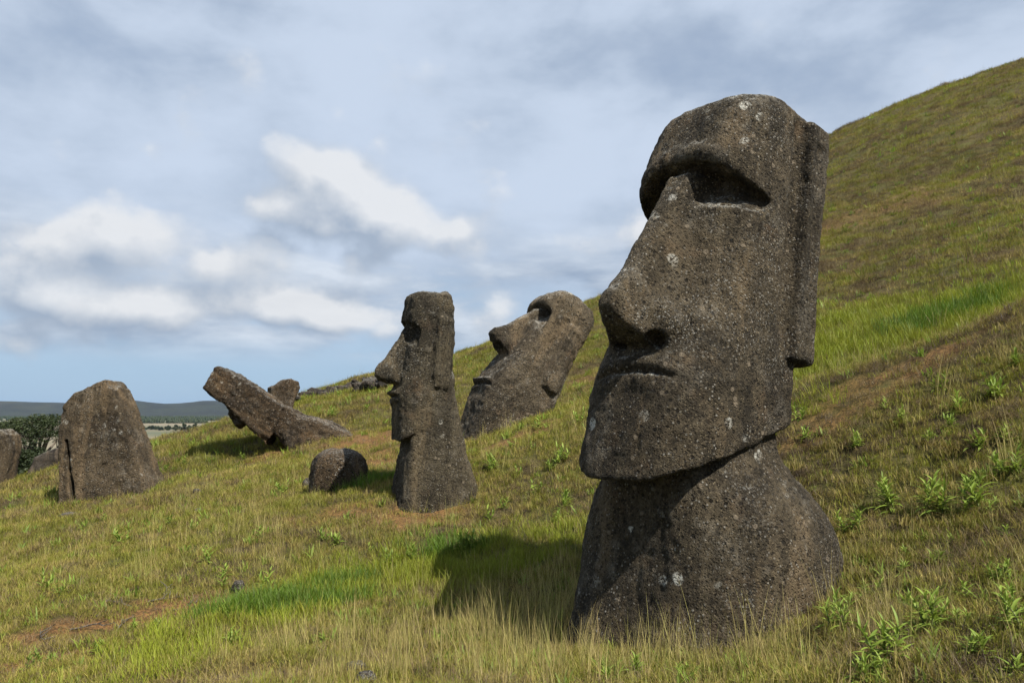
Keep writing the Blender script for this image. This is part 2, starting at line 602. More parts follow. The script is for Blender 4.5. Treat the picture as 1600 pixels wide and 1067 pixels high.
    c = g.mix(g.m('MULTIPLY', p1_, .8), c, tuple(t * .25 for t in dark))
    c = g.mix(g.m('MULTIPLY', s2, .75), c, tuple(min(.4, t * 2.6) for t in light))
    c = g.mix(g.m('MULTIPLY', s1, .85), c, (0.22, 0.21, 0.185))
    c = g.mix(g.m('MULTIPLY', s3, .5), c, (0.20, 0.165, 0.12))
    # relief
    pit = g.voro(P, 42.0)
    h = g.m('ADD', g.m('MULTIPLY', n3, 0.55), g.m('MULTIPLY', g.ss(pit, 0.05, 0.45), 0.30))
    h = g.m('ADD', h, g.m('MULTIPLY', n2, 0.6))
    h = g.m('ADD', h, g.m('MULTIPLY', n4, 0.22))
    h = g.m('ADD', h, g.m('MULTIPLY', g.m('SUBTRACT', g.m('ADD', s1, s3), g.m('MULTIPLY', p1_, 1.4)), .22))
    bump = g.n('ShaderNodeBump', Strength=0.95, Distance=0.05 / scale, Height=h)
    b = g.n('ShaderNodeBsdfPrincipled', Base_Color=c, Roughness=0.93, Normal=bump)
    b.inputs['Specular IOR Level'].default_value = 0.22
    g.n('ShaderNodeOutputMaterial', Surface=b)
    return m


STONE = stone_mat('tuff_main', (0.0170, 0.0137, 0.0087), (0.0398, 0.0318, 0.0197), (0.0654, 0.0527, 0.0334), 0.9, 0.50, 0.0, crust=0.9, pale=.25)
STONE2 = stone_mat('tuff_streaked', (0.0175, 0.0148, 0.0102), (0.0424, 0.0350, 0.0224), (0.0654, 0.0553, 0.0362), 0.6, 0.55, 4.0, scale=0.8, pale=.25)
STONE3 = stone_mat('tuff_pale', (0.0217, 0.0176, 0.0122), (0.0496, 0.0394, 0.0255), (0.0795, 0.0643, 0.0425), 0.75, 0.25, 9.0, scale=0.75, crust=0.7, pale=.8)
STONE4 = stone_mat('tuff_brown', (0.0163, 0.0117, 0.0073), (0.0408, 0.0282, 0.0162), (0.0713, 0.0504, 0.0292), 0.5, 0.25, 14.0, scale=0.7, crust=0.3, pale=.15)
STONE5 = stone_mat('tuff_slab', (0.0202, 0.0151, 0.0091), (0.0472, 0.0350, 0.0208), (0.0776, 0.0601, 0.0374), 0.7, 0.35, 19.0, scale=0.7, pale=.3)
ROCK = stone_mat('basalt', (0.0148, 0.0126, 0.0104), (0.0326, 0.0274, 0.0222), (0.0592, 0.0503, 0.0407), 0.4, 0.0, 25.0, scale=1.2)


# ------------------------------------------------------------------ statues
def statue_fn(p):
    """a carved giant head: rectangular head loft, undercut jaw, brow shelf, sunk eyes, long nose, pursed lips, slab ears, neck and torso"""
    H = p['H']
    fr = table(p['z'], p['front'], p.get('soft', .05))
    bk = table(p['z'], p['back'], p.get('soft', .05) * .7)
    hw = table(p['z'], p['hw'], p.get('soft', .05))
    tf = table(p['tz'], p['tfront'], .07)
    tb = table(p['tz'], p['tback'], .07)
    tw = table(p['tz'], p['thw'], .07)
    zb0, drop, eyeD, eyeH, eyeW = p['brow']
    n = p['nose']
    mo = p['mouth']
    ear = p['ear']
    js = p.get('jaw_slope', 0.22)

    def fn(x, y, z):
        ax = np.abs(x)
        # ---- relief of the face as a forward shift
        zb = zb0 - drop * (ax / eyeW) ** 2
        t = (zb - z)
        shelf = sstep(0.0, p.get('brow_edge', .06), t)
        eh = np.maximum(zb - (zb0 - eyeH - p.get('eye_low', .0) * (ax / eyeW)), .05) if 'eye_low' in p else eyeH
        fall = np.clip(1 - t / eh, 0, 1)
        inner = p.get('eye_inner', .55) + (1 - p.get('eye_inner', .55)) * sstep(.02, eyeW * .42, ax)
        outer = 1 - sstep(eyeW * .86, eyeW * 1.0, ax)
        disp = -eyeD * shelf * fall ** p.get('eye_pow', .8) * inner * outer
        # brow shelf swells a little just above the sockets
        disp = disp + p.get('brow_swell', .05) * np.exp(-((z - zb - .07) / .10) ** 2) * (1 - sstep(eyeW * .8, eyeW * 1.05, ax))
        if p.get('cheek'):
            disp = disp - p['cheek'] * np.exp(-((z - 1.70) / .45) ** 2) * np.exp(-((ax - .40) / .15) ** 2)
        # lips
        zm, wm, am, cm = mo      # height, half width, amount, corner droop
        zl = zm - cm * (ax / wm) ** 2
        lipw = 1 - sstep(wm * .75, wm * 1.12, ax)
        disp = disp + am * lipw * (np.exp(-((z - zl - .07) / .055) ** 2) + p.get("lip_low", .8) * np.exp(-((z - zl + .075) / .06) ** 2))
        disp = disp - max(am * .75, .035) * lipw * np.exp(-((z - zl) / .022) ** 2)
        disp = disp - p.get('philtrum', .03) * np.exp(-((z - zl - .24) / .09) ** 2) * lipw
        head = loft(x, y, z, fr, bk, hw, p['rf'], p['rb'], disp)
        top = z - (H - p.get('top_slope', .25) * np.maximum(y - p.get('top_y', -.1), 0) - p.get('top_back', .0) * np.maximum(-y, 0) - p.get('top_x', .08) * (x / .5) ** 2)
        head = smax(head, top, p.get('top_k', .28))
        jaw = (p.get('jaw0', 0.0) + js * (p['front'][0] - y)) - z + .02 * vnoise(x / .22, y / .22, z / .22, 77)
        # the jaw edge follows a shallow curve under the chin
        jaw = jaw + p.get('jaw_curve', .10) * (ax / .6) ** 2
        head = smax(head, jaw, .05)
        # ---- nose
        zt, zbm = n['prof'][0][1], n['zb']
        tz_ = np.clip((zt - z) / (zt - zbm), 0, 1)
        wd = n['w0'] + (n['w1'] - n['w0']) * tz_ ** 1.2
        yb = fr(z) - .1
        wd = wd * (1 - n.get('tap', .5) * np.clip((y - yb) / .5, 0, 1))
        nz = smax(poly2(y, z, n['prof']) - .02, ax - wd, n.get('rk', .11))
        wing = round_cone(ax, y, z, (n['wx'] * .7, n['wy'] + .03, n['wz'] + .12), (n['wx'], n['wy'] - .05, n['wz']), n['wr'] * .75, n['wr'])
        nz = smin(nz, smax(wing, n['zb'] - .02 - z, .06), n.get('wk', .10))
        head = smin(head, nz, n.get('k', .07))
        # nostril curl
        if n.get('curl', 0):
            nost = ellipsoid(ax, y, z, (n['wx'] * .75, n['wy'] + .02, n['zb'] + .04), (.075, .11, .055))
            head = smax(head, -nost, .03)
            gro = round_cone(ax, y, z, (n['wx'] + n['wr'] * .92, n['wy'] - .14, n['wz'] - .03), (n['wx'] + n['wr'] * .6, n['wy'] - .10, n['wz'] + .15), .020, .016)
            head = smax(head, -gro, .03)
        # ---- ears
        if ear:
            ew = hw(z)
            zc, zh = (ear['z0'] + ear['z1']) / 2, (ear['z1'] - ear['z0']) / 2
            yc = ear['yc'] + ear.get('lean', 0) * (z - zc)
            yw = ear['yw'] * (1 + ear.get('flare', .15) * sstep(zc, ear['z0'], z))
            er_ = ear.get('r', .06)
            wob = .012 * vnoise(x / .25, y / .25, z / .25, 5)
            q = [ax - (ew + ear['t'] - er_) + wob, np.abs(y - yc) - (yw - er_) + wob, np.abs(z - zc) - (zh - er_)]
            er = np.sqrt(sum(np.maximum(a, 0) ** 2 for a in q)) + np.minimum(np.maximum.reduce(q), 0) - er_
            er = smax(er, (ew - .12) - ax, .02)
            hol = round_cone(ax, y - ear.get('lean', 0) * (z - zc), z, (hw(np.float32(zc)) + ear['t'] + .02, ear['yc'] + .02, ear['z1'] - .25), (hw(np.float32(zc)) + ear['t'] + .03, ear['yc'] + .02, ear['z0'] + .35), .05, .05)
            er = smax(er, -hol, .05)
            head = smin(head, er, .025)
            fg = round_cone(ax, y - ear.get('lean', 0) * (z - zc), z, (hw(np.float32(ear['z1'])) + .02, ear['yc'] + ear['yw'] + .05, ear['z1'] - .1), (hw(np.float32(ear['z0'])) + .02, ear['yc'] + ear['yw'] + .05, ear['z0'] + .1), ear.get('groove', .05), ear.get('groove', .05))
            head = smax(head, -fg, .06)
        # ---- neck and torso
        body = loft(x, y, z, tf, tb, tw, p.get('trf', .3), p.get('trb', .3))
        body = smax(body, z - max(p['tz']) + .02, .05)
        out = smin(head, body, p.get('neck_k', .05))
        for ex in p.get('extra', ()):
            out = ex(x, y, z, out)
        return out
    return fn


def statue(name, p, lo, hi, h, mat, anchor, face_deg, tilt_deg, roll_deg, scale, seed, label, group=None, rough=1.0, streak=0.0, yaw2=0.0):
    """anchor: world place of the local origin (under the chin); face_deg: turn of the face away from the viewer towards the left"""
    me = stone_mesh(name, statue_fn(p), lo, hi, h, seed, rough * p.get('rough', 1.0), streak, max(.6, 1 / scale * .9), p.get('chip', .5), p.get('lump', .8))
    M = (Matrix.Translation(anchor) @ Matrix.Rotation(R(180 - face_deg), 4, 'Z') @ Matrix.Rotation(R(tilt_deg), 4, 'X')
         @ Matrix.Rotation(R(roll_deg), 4, 'Y') @ Matrix.Scale(scale, 4))
    o = link(name, me, mat, label=label, category='statue')
    if group:
        o['group'] = group
    # put the origin at the foot of the statue
    base = Vector((0, 0, lo[2] + h))
    me.transform(Matrix.Translation(-base))
    o.matrix_world = M @ Matrix.Translation(base)
    return o


GROUP = 'carved stone statues on the slope'
MAIN = dict(
    rough=.60, H=3.34, z=[-.2, 0.0, .15, .55, .90, 1.4, 2.1, 2.35, 2.62, 3.0, 3.4],
    front=[.77, .80, .79, .75, .71, .53, .42, .42, .47, .37, .28],
    back=[-.52, -.52, -.53, -.54, -.54, -.58, -.58, -.58, -.58, -.56, -.54],
    hw=[.57, .59, .61, .62, .61, .60, .61, .615, .615, .60, .57],
    rf=.40, rb=.16, soft=.05,
    brow=(2.61, .29, .34, .40, .63), eye_low=.05, brow_edge=.07, eye_inner=.40, eye_pow=.80, brow_swell=.04, cheek=.055,
    mouth=(.82, .42, .030, .06), lip_low=.4, philtrum=.0,
    nose=dict(prof=[(.25, 2.52), (.44, 2.50), (.59, 2.22), (.76, 1.85), (.93, 1.52), (1.06, 1.32), (1.07, 1.24), (1.0, 1.15), (.80, 1.05), (.25, 1.01)],
              w0=.15, w1=.33, tap=.66, rk=.07, wx=.25, wy=.68, wz=1.17, wr=.12, zb=1.02, curl=1, k=.07),
    ear=dict(z0=1.12, z1=3.16, yc=-.47, yw=.15, t=.075, lean=-.01, groove=.075),
    jaw_slope=.46, jaw_curve=.05, top_slope=.24, top_y=-.12, top_back=.03, top_k=.20, top_x=.045, chip=.3, lump=.55,
    tz=[-2.3, -1.4, -.9, -.5, -.25, 0, .2, .36, .6], tfront=[.62, .48, .42, .42, .44, .47, .50, .50, .50],
    tback=[-1.0, -.98, -.98, -.99, -1.0, -.97, -.82, -.62, -.57],
    thw=[1.0, .98, .96, .95, .91, .81, .65, .56, .545], trf=.62, trb=.32, neck_k=.05)
S1 = statue('stone_statue', MAIN, (-1.2, -1.35, -2.2), (1.2, 1.2, 3.45), .024 if not QUICK else .03, STONE, pt(1066, 772, 6.4), 51, 11, 0, 1.02, 3,
            'largest dark stone head statue, nearest, rising from tall grass on the right', GROUP)

M2 = dict(MAIN)
M2.pop('eye_low')
M2.pop('cheek')
M2['rough'] = 1.0
M2['eye_pow'] = .42
M2.update(H=2.75, z=[-.2, 0.0, .15, .55, .80, .95, 1.4, 1.9, 2.2, 2.5, 2.9],
          front=[.44, .47, .47, .48, .54, .52, .44, .41, .44, .42, .40],
          back=[-.30, -.30, -.31, -.36, -.38, -.40, -.42, -.42, -.42, -.38, -.30],
          hw=[.42, .43, .44, .46, .47, .47, .47, .47, .46, .42, .36], rf=.24, rb=.18,
          brow=(2.20, .16, .19, .42, .46), brow_swell=.0, brow_edge=.09, mouth=(.80, .30, .085, .02), philtrum=.03,
          nose=dict(prof=[(.2, 2.16), (.36, 2.14), (.50, 1.85), (.66, 1.55), (.83, 1.34), (.89, 1.24), (.88, 1.14), (.80, 1.07), (.2, 1.00)],
                    w0=.09, w1=.25, tap=.5, wx=.15, wy=.66, wz=1.13, wr=.09, zb=1.03, curl=0, k=.08),
          ear=dict(z0=.94, z1=2.3, yc=-.17, yw=.16, t=.06, lean=-.02, r=.11),
          jaw_slope=.62, jaw_curve=.04, top_slope=.06, top_y=-.3, top_back=.0, top_k=.16,
          tz=[-1.7, -1.1, -.75, -.4, -.1, .5, 1.2, 1.6], tfront=[.42, .36, .33, .31, .28, .26, .1, .0], tback=[-1.34, -1.18, -1.06, -.94, -.80, -.64, -.48, -.40],
          thw=[.56, .53, .51, .48, .46, .44, .40, .32], trf=.20, trb=.24)
S2 = statue('stone_statue', M2, (-.8, -1.3, -1.6), (.8, 1.2, 2.95), .03 if not QUICK else .05, STONE2, pt(655, 692, 12.3), 68, 4, 0, .855, 11,
            'slim upright stone statue in profile with pointed nose, next to round half-buried boulder', GROUP, streak=.012)

M3 = dict(MAIN)
M3.pop('eye_low')
M3.pop('cheek')
M3['rough'] = 1.0
M3['eye_pow'] = .42
M3.update(H=2.90, z=[-1.7, -.8, -.1, .45, .7, 1.2, 1.9, 2.30, 2.55, 2.85, 3.2],
          front=[.25, .34, .56, .60, .56, .48, .43, .46, .46, .38, .30],
          back=[-1.75, -1.30, -1.02, -.88, -.82, -.74, -.68, -.68, -.66, -.62, -.50],
          hw=[.60, .60, .62, .64, .64, .63, .62, .62, .61, .56, .48], rf=.32, rb=.2,
          brow=(2.36, .16, .30, .42, .56), mouth=(.24, .44, .10, .03),
          nose=dict(prof=[(.25, 2.26), (.42, 2.22), (.57, 1.95), (.80, 1.52), (.98, 1.30), (1.0, 1.18), (.88, 1.10), (.25, 1.00)],
                    w0=.14, w1=.30, tap=.45, wx=.18, wy=.70, wz=1.16, wr=.12, zb=1.02, curl=1, k=.08),
          ear=dict(z0=.72, z1=2.25, yc=-.36, yw=.22, t=.12, lean=.12, r=.17),
          jaw0=-2.5, jaw_slope=0.0, top_k=.32, top_slope=.12,
          tz=[-1.8, -1.1, -.5, .1, .6], tfront=[.30, .28, .26, .22, .1], tback=[-1.7, -1.35, -1.1, -.95, -.8], thw=[.76, .70, .62, .56, .5])
S3 = statue('stone_statue', M3, (-1.0, -1.95, -1.7), (1.0, 1.3, 3.1), .035 if not QUICK else .05, STONE3, pt(778, 640, 16.9), 64, 34, 0, 1.05, 23,
            'stone head statue leaning far back against the slope, face turned up to the sky', GROUP)

M4 = dict(M2)
M4['rough'] = 1.7
M4.update(H=2.45, chip=1.3, jaw_slope=.20, mouth=(.62, .22, .06, .02),
          z=[-.2, 0.0, .15, .45, .62, .8, 1.2, 1.7, 1.95, 2.2, 2.6],
          front=[.80, .84, .80, .72, .68, .64, .58, .50, .54, .50, .44], rf=.10, rb=.10, top_k=.06, top_x=.0,
          brow=(1.95, .08, .30, .50, .5),
          nose=dict(prof=[(.2, 1.82), (.40, 1.80), (.62, 1.55), (.82, 1.30), (.92, 1.12), (.90, 1.02), (.80, .96), (.2, .9)],
                    w0=.10, w1=.26, tap=.4, wx=.15, wy=.72, wz=1.08, wr=.10, zb=.92, curl=0, k=.08),
          hw=[.52, .54, .55, .56, .56, .56, .56, .56, .56, .54, .50],
          back=[-.36, -.35, -.34, -.34, -.34, -.34, -.34, -.34, -.34, -.30, -.24],
          tz=[-2.8, -1.8, -1.2, -.75, -.45, -.1, .5, .9], tfront=[.56, .60, .62, .60, .54, .46, .40, .3], tback=[-.72, -.76, -.72, -.62, -.50, -.42, -.36, -.3],
          thw=[.9, .88, .84, .74, .6, .5, .48, .38], ear=None)
S4 = statue('stone_statue', M4, (-1.1, -1.0, -2.7), (1.1, 1.1, 2.65), .04 if not QUICK else .06, STONE4, pt(449, 660, 22.3), 84, -56, 0, .98, 37,
            'toppled stone statue tipped forward with its head in the air and face to the ground', GROUP)


def outline_stone(name, poly_px, Y, thick, mat, seed, h, label, cat, turn=0.0, lean=0.0, rnd=.12, group=None, extra=None, rough=1.0, taper=0.0, streak=0.0):
    """a slab-like stone: its outline seen from the path, given in photo pixels at its distance, with real thickness and rounded edges"""
    P = [pt(a, b, Y) for a, b in poly_px]
    cx = sum(q.x for q in P) / len(P)
    zb = min(q.z for q in P)
    loc = Vector((cx, Y, zb))
    uv = [(q.x - cx, q.z - zb) for q in P]
    us, vs_ = [a for a, b in uv], [b for a, b in uv]
    top = max(vs_)

    def fn(x, y, z):
        d2 = poly2(x, z, uv) + rnd
        th = thick * (1 - taper * np.clip(z / top, 0, 1)) / 2 - rnd
        q = np.abs(y) - th
        o = np.hypot(np.maximum(d2, 0), np.maximum(q, 0)) + np.minimum(np.maximum(d2, q), 0) - rnd
        o = o + .03 * vnoise(x / .5, y / .5, z / .5, seed)
        if extra:
            o = extra(x, y, z, o)
        return o
    pad = .25
    me = stone_mesh(name, fn, (min(us) - pad, -thick / 2 - pad, min(vs_) - pad), (max(us) + pad, thick / 2 + pad, top + pad), h, seed, rough, streak, 1.2)
    o = link(name, me, mat, label=label, category=cat)
    if group:
        o['group'] = group
    o.location = loc
    o.rotation_euler = (R(lean), 0, R(turn))
    return o


# the broad slab on the left: a statue seen from behind
_c = [pt(a, b, 20.3) for a, b in ((116, 690), (124, 735), (139, 800), (176, 727), (200, 717), (226, 712), (228, 742), (176, 727))]
_cx = sum(pt(a, b, 20.3).x for a, b in ((104, 840), (108, 775), (103, 705), (101, 652), (106, 630), (122, 612), (150, 603), (171, 597), (184, 609), (199, 633), (222, 690), (247, 748), (258, 800))) / 13
SLAB = [(104, 840), (106, 775), (100, 705), (98, 652), (103, 632), (119, 615), (148, 604), (170, 594), (183, 607), (197, 635), (220, 690), (246, 748), (258, 800)]


def slab_extra(x, y, z, o):
    zb = pt(104, 840, 20.3).z
    q = [(c.x - _cx, c.z - zb) for c in _c]
    def seg(a, b, r):
        e = (b[0] - a[0], b[1] - a[1])
        t = np.clip(((x - a[0]) * e[0] + (z - a[1]) * e[1]) / (e[0] ** 2 + e[1] ** 2), 0, 1)
        return np.hypot(np.hypot(x - a[0] - t * e[0], z - a[1] - t * e[1]), np.maximum(y + .38, 0)) - r
    o = smax(o, -seg(q[0], q[1], .045), .03)
    o = smax(o, -seg(q[1], q[2], .06), .03)
    # a flake broken away low on the right
    fl = poly2(x, z, [q[3], q[4], q[5], (q[6][0], q[6][1]), (q[6][0] + .1, q[6][1] - 1.2), (q[3][0] - .05, q[3][1] - 1.2)])
    o = smax(o, -np.maximum(fl, y + .50), .03)
    return o


S5 = outline_stone('stone_statue', SLAB, 20.3, 1.15, STONE5, 51, .035 if not QUICK else .06,
                   'broad leaning stone slab statue with rounded top, alone on the left slope', 'statue', turn=-8, lean=-3, rnd=.07, group=GROUP, extra=slab_extra, taper=.3, streak=.01)
S6 = outline_stone('stone_statue', [(-48, 800), (-50, 730), (-38, 685), (-15, 670), (10, 671), (21, 680), (23, 700), (17, 735), (10, 800)], 25.5, 1.0, STONE5, 57,
                   .05 if not QUICK else .08, 'stone statue cut off by the left edge of the picture, beside the bushy tree', 'statue', turn=10, group=GROUP, streak=.01)
S7 = outline_stone('fallen_stone', [(40, 760), (58, 728), (64, 712), (86, 701), (108, 694), (125, 700), (125, 760)], 26.8, 1.6, ROCK, 61,
                   .06, 'dark fallen stone block behind the broad leaning slab', 'stone', turn=20)
S8 = outline_stone('stone_statue', [(421, 650), (422, 606), (432, 601), (440, 594), (452, 592), (464, 597), (466, 607), (459, 622), (452, 650)], 25.5, .8, STONE4, 67,
                   .035 if not QUICK else .06, 'small broken stone head sticking up behind the toppled statue', 'statue', turn=25, group=GROUP, rnd=.1)


def boulder_fn(c, r, seed, amp=.12, sq=2.4):
    def fn(x, y, z):
        k = (np.abs((x - c[0]) / r[0]) ** sq + np.abs((y - c[1]) / r[1]) ** sq + np.abs((z - c[2]) / r[2]) ** sq) ** (1 / sq)
        return (k - 1) * min(r) + amp * min(r) * fbm(x / r[0] * 1.3, y / r[0] * 1.3, z / r[0] * 1.3, 2, seed)
    return fn


def boulder(name, loc, r, seed, mat, label, cat='rock', group=None, h=None, rz=0.0, amp=.12, lean=0.0, sq=2.4):
    h = h or min(r) / 9
    m = 1.3
    me = stone_mesh(name, boulder_fn((0, 0, 0), r, seed, amp, sq), tuple(-a * m for a in r), tuple(a * m for a in r), h, seed, min(1.0, max(r) * 1.2), 0, min(1.0, max(r)))
    o = link(name, me, mat, label=label, category=cat)
    if group:
        o['group'] = group
    o.location = loc
    o.rotation_euler = (0, R(lean), R(rz))
    return o


_b = ground_at(526, 765)
boulder('boulder', _b + Vector((-.06, .35, .17)), (.50, .48, .50), 71, STONE4, 'large round half-buried boulder left of the slim upright statue', h=.03, rz=20, amp=.08, lean=8)
_b = ground_at(478, 765)
boulder('boulder', _b + Vector((0.03, .12, .04)), (.13, .12, .16), 72, ROCK, 'small dark rock touching the left side of the round boulder', h=.02)

# ------------------------------------------------------------------ ground
def axis(lo, hi, c, h0, n):
    """n+1 grid lines from lo to hi, finest (h0 apart) around c"""
    def half(L, m):
        k0, k1 = 1e-3, 30
        for _ in range(60):
            k = (k0 + k1) / 2
            if L * math.sinh(k / m) / math.sinh(k) > h0:
                k0 = k
            else:
                k1 = k
        t = np.arange(1, m + 1) / m
        return L * np.sinh(k * t) / math.sinh(k)
    m1 = int(n * .45)
    return np.r_[c - half(c - lo, m1)[::-1], c, c + half(hi - c, n - m1)]


def ground_mat():
    m, g = new_mat('slope_ground')
    geo = g.n('ShaderNodeNewGeometry')
    P = geo.outputs['Position']
    at = g.n('ShaderNodeAttribute', _props=dict(attribute_name='soil'))
    gr = g.n('ShaderNodeAttribute', _props=dict(attribute_name='lush'))
    n1 = g.noise(P, 0.7, 6, 0.6)
    n2 = g.noise(P, 5.0, 7, 0.7)
    n3 = g.noise(P, 30.0, 6, 0.72)
    c = g.mix(g.ss(n2, 0.38, 0.62), (0.045, 0.034, 0.018), (0.088, 0.072, 0.030))
    c = g.mix(g.m('MULTIPLY', g.ss(n1, 0.42, 0.62), 0.7), c, (0.075, 0.082, 0.022))
    c = g.mix(g.m('MULTIPLY', g.ss(n3, 0.52, 0.68), 0.6), c, (0.17, 0.135, 0.065))
    c = g.mix(g.m('MULTIPLY', g.ss(n3, 0.46, 0.34), 0.6), c, (0.022, 0.017, 0.010))
    soilc = g.mix(g.ss(n3, 0.40, 0.62), (0.085, 0.046, 0.022), (0.24, 0.130, 0.050))
    c = g.mix(g.m('MULTIPLY', at.outputs['Fac'], g.ss(n2, 0.30, 0.5)), c, soilc)
    c = g.mix(g.m('MULTIPLY', gr.outputs['Fac'], .6), c, (0.06, 0.085, 0.018))
    bump = g.n('ShaderNodeBump', Strength=1.0, Distance=0.06, Height=g.m('ADD', g.m('MULTIPLY', n2, .8), g.m('MULTIPLY', n3, .5)))
    b = g.n('ShaderNodeBsdfPrincipled', Base_Color=c, Roughness=0.95, Normal=bump)
    b.inputs['Specular IOR Level'].default_value = 0.1
    g.n('ShaderNodeOutputMaterial', Surface=b)
    return m


gx = axis(X0, X1, 0.5, .055, 520)
gy = axis(Y0, Y1, 6.0, .055, 520)
GX, GY = np.meshgrid(gx, gy, indexing='ij')
GZ = height(GX.ravel(), GY.ravel()).reshape(GX.shape)
nx, ny = GX.shape
ii = np.arange(nx * ny).reshape(nx, ny)
gq = np.stack([ii[:-1, :-1].ravel(), ii[1:, :-1].ravel(), ii[1:, 1:].ravel(), ii[:-1, 1:].ravel()], 1)
g_me = mesh_from('hillside', np.stack([GX.ravel(), GY.ravel(), GZ.ravel()], 1), gq)

# zones of the vegetation, as places on the slope
def zone(spec):
    out = []
    for px, py, rx, ry, ang, amt in spec:
        c = ground_at(px, py)
        out.append((c.x, c.y, rx, ry, R(ang), amt))
    return out


def zone_w(zs, x, y, seed, wob=1.0):
    w = np.zeros_like(x)
    nn = noise2(x, y, .7, 3, seed) * wob
    for cx, cy, rx, ry, an, amt in zs:
        dx, dy = x - cx, y - cy
        p = (dx * math.cos(an) + dy * math.sin(an)) / rx
        q = (-dx * math.sin(an) + dy * math.cos(an)) / ry
        r = np.hypot(p, q)
        w = np.maximum(w, amt * (1 - sstep(.30, 1.25, r + nn * .6)))
    return w


Z_LUSH = zone([(760, 880, 1.5, .8, 20, .95), (600, 905, 1.4, .75, 20, 1), (460, 945, 1.2, .7, 15, .9), (330, 985, 1.0, .6, 10, .7), (250, 1040, .8, .5, 0, .6), (860, 850, .9, .8, 0, .6),
               (1300, 540, 2.6, 2.6, 10, 1), (1420, 500, 3.2, 2.9, 15, 1), (1540, 468, 3.4, 2.9, 15, 1), (1640, 448, 3.4, 3.0, 15, 1), (1250, 640, .8, .9, 0, .6), (1240, 580, 1.0, 1.2, 0, .7)])
Z_DARK = zone([(450, 945, .75, .28, 25, .95), (540, 915, .55, .24, 25, .8), (1480, 494, 1.7, .9, 20, .95), (1440, 508, .9, .6, 0, .7), (600, 752, .8, .5, 0, .5), (720, 862, .5, .35, 0, .7)])  # dark lush grass; the patch beside the slim statue paints its shadow
Z_STRAW = zone([(800, 985, 1.3, .8, 0, 1), (620, 1010, 1.2, .7, 0, .95), (980, 1045, 1.4, .6, 0, 1), (520, 1055, 1.0, .4, 0, .7), (400, 855, 1.1, 1.2, 0, .75), (860, 930, .8, .7, 0, .9),
                (310, 770, .5, 1.6, 0, .8), (1190, 1000, .8, .4, 20, .95), (1090, 1040, .8, .5, 0, .9), (1310, 800, .6, .5, 0, .6), (1250, 1050, .8, .4, 0, .8), (780, 720, 1.0, 1.0, 0, .5), (1420, 830, 1.0, .6, 0, .35),
                (480, 870, .9, .7, 0, .7), (640, 840, .8, .7, 0, .4)])
Z_SOIL = zone([(590, 690, 2.0, 1.9, 0, .9), (545, 795, .9, .6, 0, .8), (630, 812, .9, .5, 0, .8), (690, 800, .8, .5, 0, .7), (600, 720, 1.2, 1.2, 0, .8), (870, 640, .8, .6, 0, .6), (900, 600, 1.4, 1.6, 0, .5),
               (1290, 635, .8, .5, 0, .8), (1310, 655, .9, .4, 10, .7), (180, 975, 1.1, .35, 25, .95), (90, 1030, .9, .3, 20, .8), (1350, 330, 5, 3, 0, .4), (270, 940, .7, .25, 20, .8), (540, 770, .5, .5, 0, .5)])
Z_BROWN = zone([(1420, 600, 2.4, .8, 20, 1), (1500, 555, 2, .7, 20, 1), (1260, 620, .8, .8, 0, 1), (1340, 600, 1.2, .6, 10, 1), (1400, 930, 1.1, .7, 0, .7), (1550, 980, .9, .5, 0, .7), (1300, 590, .9, .7, 0, .9), (150, 1000, 1.5, .8, 15, .7), (1450, 700, 1.3, .7, 10, .55),
                (1420, 250, 18, 12, 0, 1), (1550, 330, 11, 8, 0, 1), (1350, 380, 8, 7, 0, .8), (110, 800, 1.6, .9, 0, .4), (700, 960, .5, .4, 0, .4)])
Z_SOIL += zone([(1285, 640, .7, .35, 10, .9), (1330, 620, .9, .25, 15, .8), (1450, 570, 1.2, .22, 20, .7), (690, 802, 1.0, .45, 0, .8), (800, 690, 1.4, .5, 10, .7), (175, 800, 1.5, .5, 5, .6), (450, 700, 1.4, .5, 10, .6), (660, 720, 1.0, 1.0, 0, .8), (560, 680, 1.0, 1.2, 0, .8)])
Z_DEAD = zone([(1265, 610, .9, .5, 10, .9), (1300, 650, .8, .35, 10, .8), (1345, 600, 1.0, .35, 15, .8), (1250, 680, .4, .5, 0, .7), (1440, 565, 1.3, .3, 20, .7), (1530, 525, 1.2, .3, 20, .6), (1560, 1010, .6, .3, 0, .4), (1330, 720, .8, .3, 0, .5)])
Z_FRESH = zone([(540, 612, 4.5, 3.5, 0, .9), (420, 665, 3.2, 3.0, 0, .7), (330, 690, 3.0, 3.0, 0, .8), (650, 590, 4, 4, 0, .7), (60, 770, 3, 2.4, 0, .6), (260, 735, 2.0, 2.0, 0, .6)])
_gx, _gy = GX.ravel(), GY.ravel()
for nm, zz, sd in (('soil', Z_SOIL, 101), ('lush', Z_LUSH, 102)):
    at = g_me.attributes.new(nm, 'FLOAT', 'POINT')
    at.data.foreach_set('value', zone_w(zz, _gx, _gy, sd).astype(np.float32))
hill = link('hillside', g_me, ground_mat(), kind='structure')


